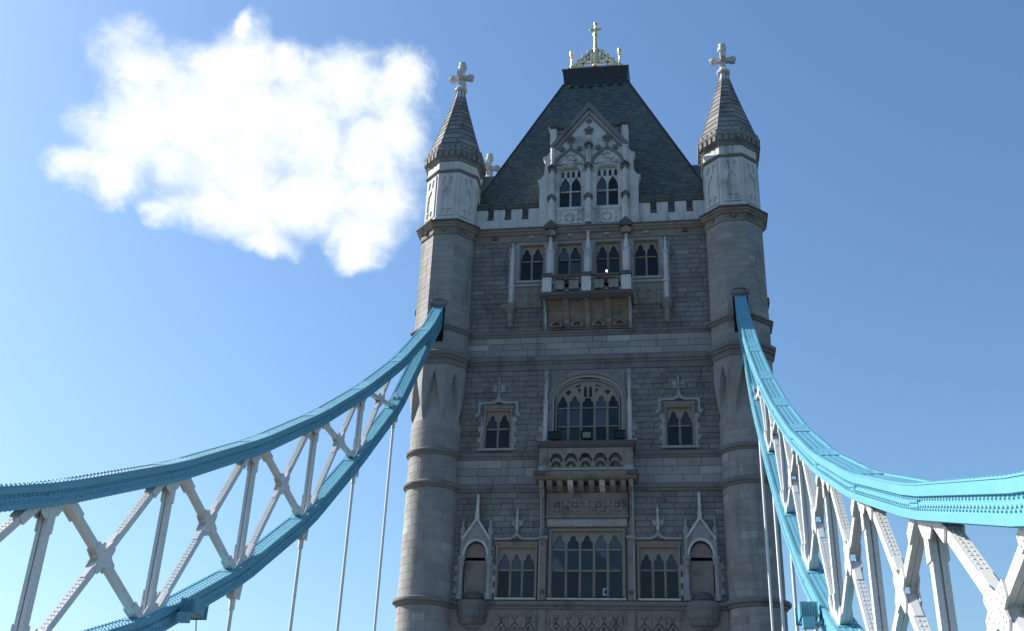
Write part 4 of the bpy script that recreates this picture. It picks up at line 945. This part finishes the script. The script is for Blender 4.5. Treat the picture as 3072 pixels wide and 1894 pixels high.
def rivet(mb, c, n, t, r=.02):
    r *= 1.5
    """a small round head at c, n = outward normal, t = a tangent"""
    b = n.cross(t); o = len(mb.v)
    for k in range(6):
        a = k*math.pi/3; mb.v.append(tuple(c+(t*math.cos(a)+b*math.sin(a))*r))
    for k in range(6):
        a = k*math.pi/3; mb.v.append(tuple(c+(t*math.cos(a)+b*math.sin(a))*r*.62+n*r*.55))
    for k in range(6): j = (k+1) % 6; mb.f.append((o+k, o+j, o+6+j, o+6+k)); mb.t.append(.5)
    mb.f.append(tuple(o+6+k for k in range(6))); mb.t.append(.5)
def chord_profile(w, h, top, rec, bot):
    """closed outline: top flange band, recess, wide web band, bottom flange band"""
    r = [(w,h),(w,h-top),(w-.055,h-top-.01),(w-.055,h-top-rec),(w-.02,h-top-rec-.01),(w-.02,-h+bot+.012),(w,-h+bot),(w,-h)]
    return r[::-1]+[(-x, z) for x, z in r]
def path_pts(pts, step, y0=-1.6, y1=-57):
    """points every step along the polyline with tangent (dy,dz)"""
    out = []; carry = 0
    for (ya, za), (yb, zb) in zip(pts, pts[1:]):
        L = math.hypot(yb-ya, zb-za); dy, dz = (yb-ya)/L, (zb-za)/L; d = carry
        while d < L:
            y = ya+dy*d
            if y1 < y < y0: out.append((y, za+dz*d, dy, dz))
            d += step
        carry = d-L
    return out
WU, HU = .30, .232; WL, HL = .29, .25
def chain(sx, label):
    cx = sx*8.28
    T = thing('suspension_chain', (cx, -58.4, 2.0), label, 'bridge chain', 'suspension chains of the bridge')
    pu, pl_ = smooth_tab(NU), smooth_tab(NL)
    U = mk('upper_chord', sweep(MB(), pu, chord_profile(WU, HU, .15, .07, .10), cx), M_BLUE, T)
    L = mk('lower_chord', sweep(MB(), pl_, chord_profile(WL, HL, .15, .06, .10), cx), M_BLUE, T)
    for C, tab, hh, ww in ((U, NU, HU, WU), (L, NL, HL, WL)):
        pts = smooth_tab(tab)
        # cover plates on top at each node, raised edge angles along the top
        for i in range(1, len(NY)-1):
            y, z = NY[i], tab[i]; yy = [y+(NY[i-1]-y)*.14, y, y+(NY[i+1]-y)*.14]
            b = MB(); sweep(b, [(q, interp(tab, q)) for q in yy], [(-ww+.10,hh-.01),(ww-.10,hh-.01),(ww-.10,hh+.022),(-ww+.10,hh+.022)], cx)
            mk('cover_plate', b, M_BLUE, C)
            b = MB(); q = [(y+(NY[i+1]-y)*t, z+(tab[i+1]-z)*t) for t in (.03, .11)]
            sweep(b, q, [(-ww+.005,-.10),(ww-.005,-.10),(ww-.005,.03),(-ww+.005,.03)], cx); mk('splice_plate', b, M_BLUE, C)
        e = MB(); sweep(e, pts, [(ww-.09,hh-.005),(ww+.012,hh-.005),(ww+.012,hh+.018),(ww-.09,hh+.018)], cx); mk('edge_angle', e, M_BLUE, C)
        e = MB(); sweep(e, pts, [(-ww-.012,hh-.005),(-ww+.09,hh-.005),(-ww+.09,hh+.018),(-ww-.012,hh+.018)], cx); mk('edge_angle', e, M_BLUE, C)
        rv = MB()
        for y, z, dy, dz in path_pts(pts, .15):
            ny, nz = dz, -dy; n = Vector((0, ny, nz)); t = Vector((0, dy, dz)); o = Vector((cx, y, z))
            for px in (-ww+.04, ww-.04): rivet(rv, o+n*(hh+.018)+Vector((px, 0, 0)), n, t)
            for px in (-.07, .07): rivet(rv, o+n*(hh+.0)+Vector((px, 0, 0)), n, t)
            for s in (-1, 1):
                rivet(rv, o+n*(-hh+.145)+Vector((s*(ww-.02), 0, 0)), Vector((s, 0, 0)), t)
            if y < -14:
                rivet(rv, o+n*(-hh+.185)+t*.05+Vector((-sx*(ww-.02), 0, 0)), Vector((-sx, 0, 0)), t)
                rivet(rv, o+n*(hh-.19)+Vector((-sx*(ww-.055), 0, 0)), Vector((-sx, 0, 0)), t)
            rivet(rv, o+n*(-hh)+Vector((-sx*(ww-.04), 0, 0)), -n, t)
        for i in range(1, len(NY)-1):                       # ring of rivets round each splice
            y, z = NY[i], tab[i]; dy, dz = NY[i+1]-y, tab[i+1]-z; Lh = math.hypot(dy, dz); dy, dz = dy/Lh, dz/Lh
            t = Vector((0, dy, dz)); n = Vector((0, dz, -dy))
            for q in range(6):
                for h_ in (-.07, .0): rivet(rv, Vector((cx-sx*(ww-.005), y, z))+t*(.16+q*.07)+n*h_, Vector((-sx, 0, 0)), t, .017)
        mk('rivets', rv, M_BLUE, C, kind='stuff')
    # web members
    def member(name, p, q, hw, ww_, par=T, battens=True):
        """built-up strut from p to q in the chain's plane: two side plates and a sunk web, with batten plates"""
        (y0, z0), (y1, z1) = p, q; Ln = math.hypot(y1-y0, z1-z0); dy, dz = (y1-y0)/Ln, (z1-z0)/Ln; ny, nz = -dz, dy
        if nz < 0 or (abs(nz) < .05 and ny > 0): ny, nz = -ny, -nz
        def bx(mb, xa, xb, ha, hb, a=0., b=Ln):
            vs = []
            for t_ in (a, b):
                for x, h in ((xa,ha),(xb,ha),(xb,hb),(xa,hb)): vs.append((cx+x, y0+dy*t_+ny*h, z0+dz*t_+nz*h))
            mb.add(vs, [(0,1,5,4),(1,2,6,5),(2,3,7,6),(3,0,4,7),(4,5,6,7),(3,2,1,0)])
        mb = MB()
        bx(mb, -ww_, -ww_+.022, -hw, hw); bx(mb, ww_-.022, ww_, -hw, hw); bx(mb, -ww_+.022, ww_-.022, -hw+.05, hw-.05)
        for s in (-1, 1):                                    # flange angles on the top edge
            xa, xb = sorted((s*(ww_-.022), s*(ww_-.085))); bx(mb, xa, xb, hw-.022, hw-.001); bx(mb, xa, xb, -hw+.001, -hw+.022)
        if battens: bx(mb, -ww_+.023, ww_-.023, hw-.02, hw+.012, Ln*.02, Ln*.02+.55); bx(mb, -ww_+.023, ww_-.023, hw-.02, hw+.012, Ln*.98-.55, Ln*.98)
        o = mk(name, mb, M_WHITE, par)
        rv = MB(); t = Vector((0, dy, dz)); n = Vector((0, ny, nz)); d = .06
        while d < Ln-.05:
            c = Vector((cx, y0+dy*d, z0+dz*d))
            for s in (-1, 1): rivet(rv, c+n*hw+Vector((s*(ww_-.055), 0, 0)), n, t, .012)
            rivet(rv, c+n*(hw-.035)+Vector((-sx*ww_, 0, 0)), Vector((-sx, 0, 0)), t, .010); rivet(rv, c-n*(hw-.035)+Vector((-sx*ww_, 0, 0)), Vector((-sx, 0, 0)), t, .010)
            d += .13
        mk('rivets', rv, M_WHITE, o, kind='stuff')
        return o
    def gusset(poly, par=T, name='gusset', xo=.135, pts=()):
        for s in (-1, 1):
            xa, xb = sorted((cx+s*xo, cx+s*(xo+.028)))
            g = mk(name, MB().plate(poly, (), xa, xb, 'x'), M_WHITE, par)
            if s == -sx and pts:
                rv = MB()
                for y, z in pts: rivet(rv, Vector((cx-sx*(xo+.028), y, z)), Vector((-sx, 0, 0)), Vector((0, 1, 0)), .016)
                mk('rivets', rv, M_WHITE, g, kind='stuff')
    WW = .10
    NODE = []; DIAG = {}
    for i in range(2, len(NY)-2):
        ya = NY[i]; zu, zl = NU[i]-HU*1.05, NL[i]+HL*1.1
        sl_u = (NU[i+1]-NU[i-1])/(NY[i+1]-NY[i-1]); sl_l = (NL[i+1]-NL[i-1])/(NY[i+1]-NY[i-1])
        if zu-zl > .35:
            if i > 2: member('post', (ya, zl-.15), (ya, zu+.15), .105 if i > 4 else .09, WW, battens=False)
            # gussets at the two ends of the post
            k = .62*min(1.0, (zu-zl)/2.4)
            NODE.append((i, ya, zu, zl, sl_u, sl_l, k))
        # hanger below the node
        hz = NL[i]-HL*1.15
        if hz > 1.2:
            br = MB().plate([(ya-.34,hz+.22-.34*sl_l),(ya+.34,hz+.22+.34*sl_l),(ya+.20,hz-.42),(ya-.20,hz-.42)], (), cx-.13, cx-.10, 'x').plate([(ya-.34,hz+.22-.34*sl_l),(ya+.34,hz+.22+.34*sl_l),(ya+.20,hz-.42),(ya-.20,hz-.42)], (), cx+.10, cx+.13, 'x')
            hb = mk('hanger_bracket', br.box(cx-.101, cx+.101, ya-.15, ya+.15, hz-.40, hz+.1), M_WHITE, T)
            mk('hanger_rod', MB().ring(cx, ya, [(.075,.3),(.075,1.2),(.055,1.22),(.055,hz-.75),(.085,hz-.74),(.085,hz-.35)], 10, True, True), M_WHITE, T, smooth=True)
        # crossed diagonals of the panel i..i+1
        if i+1 < len(NY)-2:
            yb = NY[i+1]; zu1, zl1 = NU[i+1]-HU*.9, NL[i+1]+HL*.9
            p1, p2 = (ya-.34, (zl-.05)+(-.34)*sl_l), (yb+.55, zu1+.55*sl_u)      # low at the tower side -> high outward
            q1, q2 = (ya-.55, zu-.40*sl_u*1.0), (yb+.40, zl1+.40*sl_l)
            if i == 2: q1 = (ya-1.25, NU[2]-HU-1.25*sl_u)
            hw = .088 if i > 3 else .08
            d1 = ((p1[0], p1[1]), (p2[0], p2[1])); d2 = ((q1[0], q1[1]), (q2[0], q2[1]))
            # crossing point
            x1, y1_, x2, y2_ = *d1[0], *d1[1]; x3, y3_, x4, y4_ = *d2[0], *d2[1]
            den = (x1-x2)*(y3_-y4_)-(y1_-y2_)*(x3-x4); u = ((x1-x3)*(y3_-y4_)-(y1_-y3_)*(x3-x4))/den
            X = (x1+u*(x2-x1), y1_+u*(y2_-y1_))
            DIAG[i] = (d1, d2, hw)
            for a, b in (d1, d2):
                for e in (a, b):
                    L0 = math.hypot(e[0]-X[0], e[1]-X[1])
                    if L0 > .5:
                        k = .22/L0; member('diagonal', (X[0]+(e[0]-X[0])*k, X[1]+(e[1]-X[1])*k), e, hw, WW-.012, battens=L0 > 1.3)
            # the star gusset where they cross
            arms = []
            for e in (d1[0], d1[1], d2[0], d2[1]):
                a = math.atan2(e[1]-X[1], e[0]-X[0]); arms.append((a, min(.46, .46*math.hypot(e[0]-X[0], e[1]-X[1])/1.7)))
            arms.sort(); pg = []
            for j, (a, l_) in enumerate(arms):
                c_, s_ = math.cos(a), math.sin(a); w_ = hw+.025
                pg += [(X[0]+c_*l_+s_*w_, X[1]+s_*l_-c_*w_), (X[0]+c_*l_-s_*w_, X[1]+s_*l_+c_*w_)]
                a2, l2 = arms[(j+1) % 4]; da = (a2-a) % (2*math.pi); m_ = a+da/2; rr = min(.32, (w_+.05)/max(math.sin(da/2), .3)); pg.append((X[0]+math.cos(m_)*rr, X[1]+math.sin(m_)*rr))
            gusset(pg, name='crossing_plate', xo=.091, pts=[(X[0]+math.cos(a)*l_*f_+.06*g_*math.sin(a), X[1]+math.sin(a)*l_*f_-.06*g_*math.cos(a)) for a, l_ in arms for f_ in (.35, .6, .85) for g_ in (-1, 1)])
    # gussets: a plate on the chord with one arm along each strut
    for i, ya, zu, zl, sl_u, sl_l, k in NODE:
        def arm(p, q, ln, hw_):
            L_ = math.hypot(q[0]-p[0], q[1]-p[1]); dy, dz = (q[0]-p[0])/L_, (q[1]-p[1])/L_
            return [(p[0]-dz*hw_-dy*.1, p[1]+dy*hw_-dz*.1), (p[0]+dy*ln-dz*hw_, p[1]+dz*ln+dy*hw_), (p[0]+dy*ln+dz*hw_, p[1]+dz*ln-dy*hw_), (p[0]+dz*hw_-dy*.1, p[1]-dy*hw_-dz*.1)]
        for top in (True, False):
            if i == 2 and top: continue
            z0_, sl_, sg = (zu, sl_u, -1) if top else (zl, sl_l, 1)
            f_ = lambda y, d: (y, z0_+(y-ya)*sl_+d)
            polys = [[f_(ya-.72*k, -sg*.10), f_(ya+.72*k, -sg*.10), f_(ya+.62*k, sg*.16*k), f_(ya+.34*k, sg*.42*k), f_(ya-.34*k, sg*.42*k), f_(ya-.62*k, sg*.16*k)]]
            polys.append(arm((ya, z0_), (ya, z0_+sg), .95*k, (.105 if i > 4 else .09)+.022))
            if i in DIAG: d = DIAG[i][1 if top else 0]; polys.append(arm(d[0], d[1], 1.0*k, DIAG[i][2]+.022))
            if i-1 in DIAG: d = DIAG[i-1][0 if top else 1]; polys.append(arm(d[1], d[0], 1.0*k, DIAG[i-1][2]+.022))
            for s in (-1, 1):
                g = MB(); rv = MB()
                for n_, pg in enumerate(polys):
                    e = .022+.004*n_; xa, xb = sorted((cx+s*.094, cx+s*(.101+e))); g.plate(pg, (), xa, xb, 'x')
                    if s == -sx and n_:
                        for t_ in (.25, .45, .65, .85):
                            for w_ in (.22, .78):
                                a_ = [pg[0][c]+(pg[1][c]-pg[0][c])*t_ for c in (0, 1)]; b_ = [pg[3][c]+(pg[2][c]-pg[3][c])*t_ for c in (0, 1)]
                                rivet(rv, Vector((cx+s*(.101+e), a_[0]+(b_[0]-a_[0])*w_, a_[1]+(b_[1]-a_[1])*w_)), Vector((s, 0, 0)), Vector((0, 1, 0)), .016)
                o = mk('gusset', g, M_WHITE, T)
                if rv.v: mk('rivets', rv, M_WHITE, o, kind='stuff')
    return T
chain(-1, 'blue and white suspension chain descending from the left turret')
chain(1, 'blue and white suspension chain passing close by on the right')

# ------------------------------------------------------------------ floodlights and the lamp behind a window
def balcony_lamp(x, label, tilt):
    T = thing('floodlight', (x, -.62, 21.06), label, 'floodlight', 'floodlights on the lower balcony')
    y = -.62; z = 21.06
    h = mk('housing', MB().loft([[(x-.27,y-.16,z+.12),(x+.27,y-.16,z+.12),(x+.27,y-.20,z+.50),(x-.27,y-.20,z+.50)],[(x-.20,y+.20,z+.16),(x+.20,y+.20,z+.16),(x+.20,y+.14,z+.46),(x-.20,y+.14,z+.46)]]), M_IRON, T)
    mk('visor', MB().box(x-.32, x+.32, y-.26, y+.02, z+.505, z+.535).box(x-.32, x-.295, y-.25, y-.05, z+.14, z+.504).box(x+.295, x+.32, y-.25, y-.05, z+.14, z+.504), M_IRON, T)
    mk('lens', MB().add([(x-.21,y-.185+tilt,z+.17),(x+.21,y-.185+tilt,z+.17),(x+.21,y-.215+tilt,z+.46),(x-.21,y-.215+tilt,z+.46)], [(0,1,2,3)]), M_LENS, T)
    mk('bracket', MB().box(x-.31, x-.28, y-.03, y+.03, z, z+.32).box(x+.28, x+.31, y-.03, y+.03, z, z+.32).box(x-.31, x+.31, y-.04, y+.04, z+.0, z+.03), M_IRON, T)
balcony_lamp(-1.66, 'black floodlight at the left end of the lower balcony', .05)
balcony_lamp(.03, 'black floodlight with brownish lens in the middle of the lower balcony', 0)
balcony_lamp(1.74, 'black floodlight at the right end of the lower balcony', .05)
def chain_lamp(sx, label):
    cx = sx*8.28; y0 = -27.0; z0 = interp(NL, y0); F = .68
    xi = cx-sx*WL
    T = thing('floodlight', (xi-sx*.4, y0, z0), label, 'floodlight', 'floodlights on the chains')
    def X(d): return xi-sx*d*F
    def bxx(mb, d0, d1, ya, yb, za, zb): a, b = sorted((X(d0), X(d1))); return mb.box(a, b, ya, yb, za, zb)
    mk('bracket', bxx(bxx(MB(), .01, .10, y0-.55*F, y0+.55*F, z0-.30*F, z0-.22*F), .01, .75, y0-.60*F, y0-.52*F, z0-.36*F, z0-.28*F), M_BLUE, T)
    prof = [(y0-.42*F,z0-.10*F),(y0+.40*F,z0-.16*F),(y0+.52*F,z0+.28*F),(y0+.10*F,z0+.48*F),(y0-.46*F,z0+.42*F)]
    a, b = sorted((X(.12), X(.72)))
    h = mk('housing', MB().plate(prof, (), a, b, 'x'), M_BLUE, T)
    for q in range(7): bxx_ = MB(); c = .16+q*.085; a_, b_ = sorted((X(c), X(c+.02))); mk('cooling_fin', bxx_.box(a_, b_, y0-.50*F, y0-.42*F, z0-.06*F, z0+.36*F), M_BLUE, h)
    mk('visor', bxx(MB(), .08, .80, y0+.53*F, y0+.56*F, z0-.22*F, z0+.40*F), M_BLUE, T)
    mk('lens', MB().add([(X(.14),y0-.40*F,z0-.112*F),(X(.70),y0-.40*F,z0-.112*F),(X(.70),y0+.38*F,z0-.17*F),(X(.14),y0+.38*F,z0-.17*F)], [(0,1,2,3)]), M_LENS, T)
    mk('gear_box', bxx(MB(), .30, .70, y0-.95*F, y0-.62*F, z0-.55*F, z0-.20*F), M_BLUE, T)
    mk('cable', MB().tube([(X(.5), y0+.3*F+.25*math.sin(t*2.6), z0-.25*F-.9*math.sin(t*math.pi)*.6-.3*t) for t in [i/10 for i in range(11)]], .014, 5), M_CAB, T)
chain_lamp(-1, 'blue painted floodlight box clamped to the lower chord of the left chain')
chain_lamp(1, 'blue painted floodlight box clamped to the lower chord of the right chain')
L_ = thing('ceiling_lamp', (.98, 1.2, 32.25), 'small glowing lamp seen through a pane above the upper balcony', 'lamp')
mk('bulb', MB().ball((.98, 1.2, 32.16), .07, 10, 8), M_BULB, L_, smooth=True)
mk('cord', MB().tube([(.98,1.2,32.2),(.98,1.2,34.1)], .012, 5), M_CAB, L_)
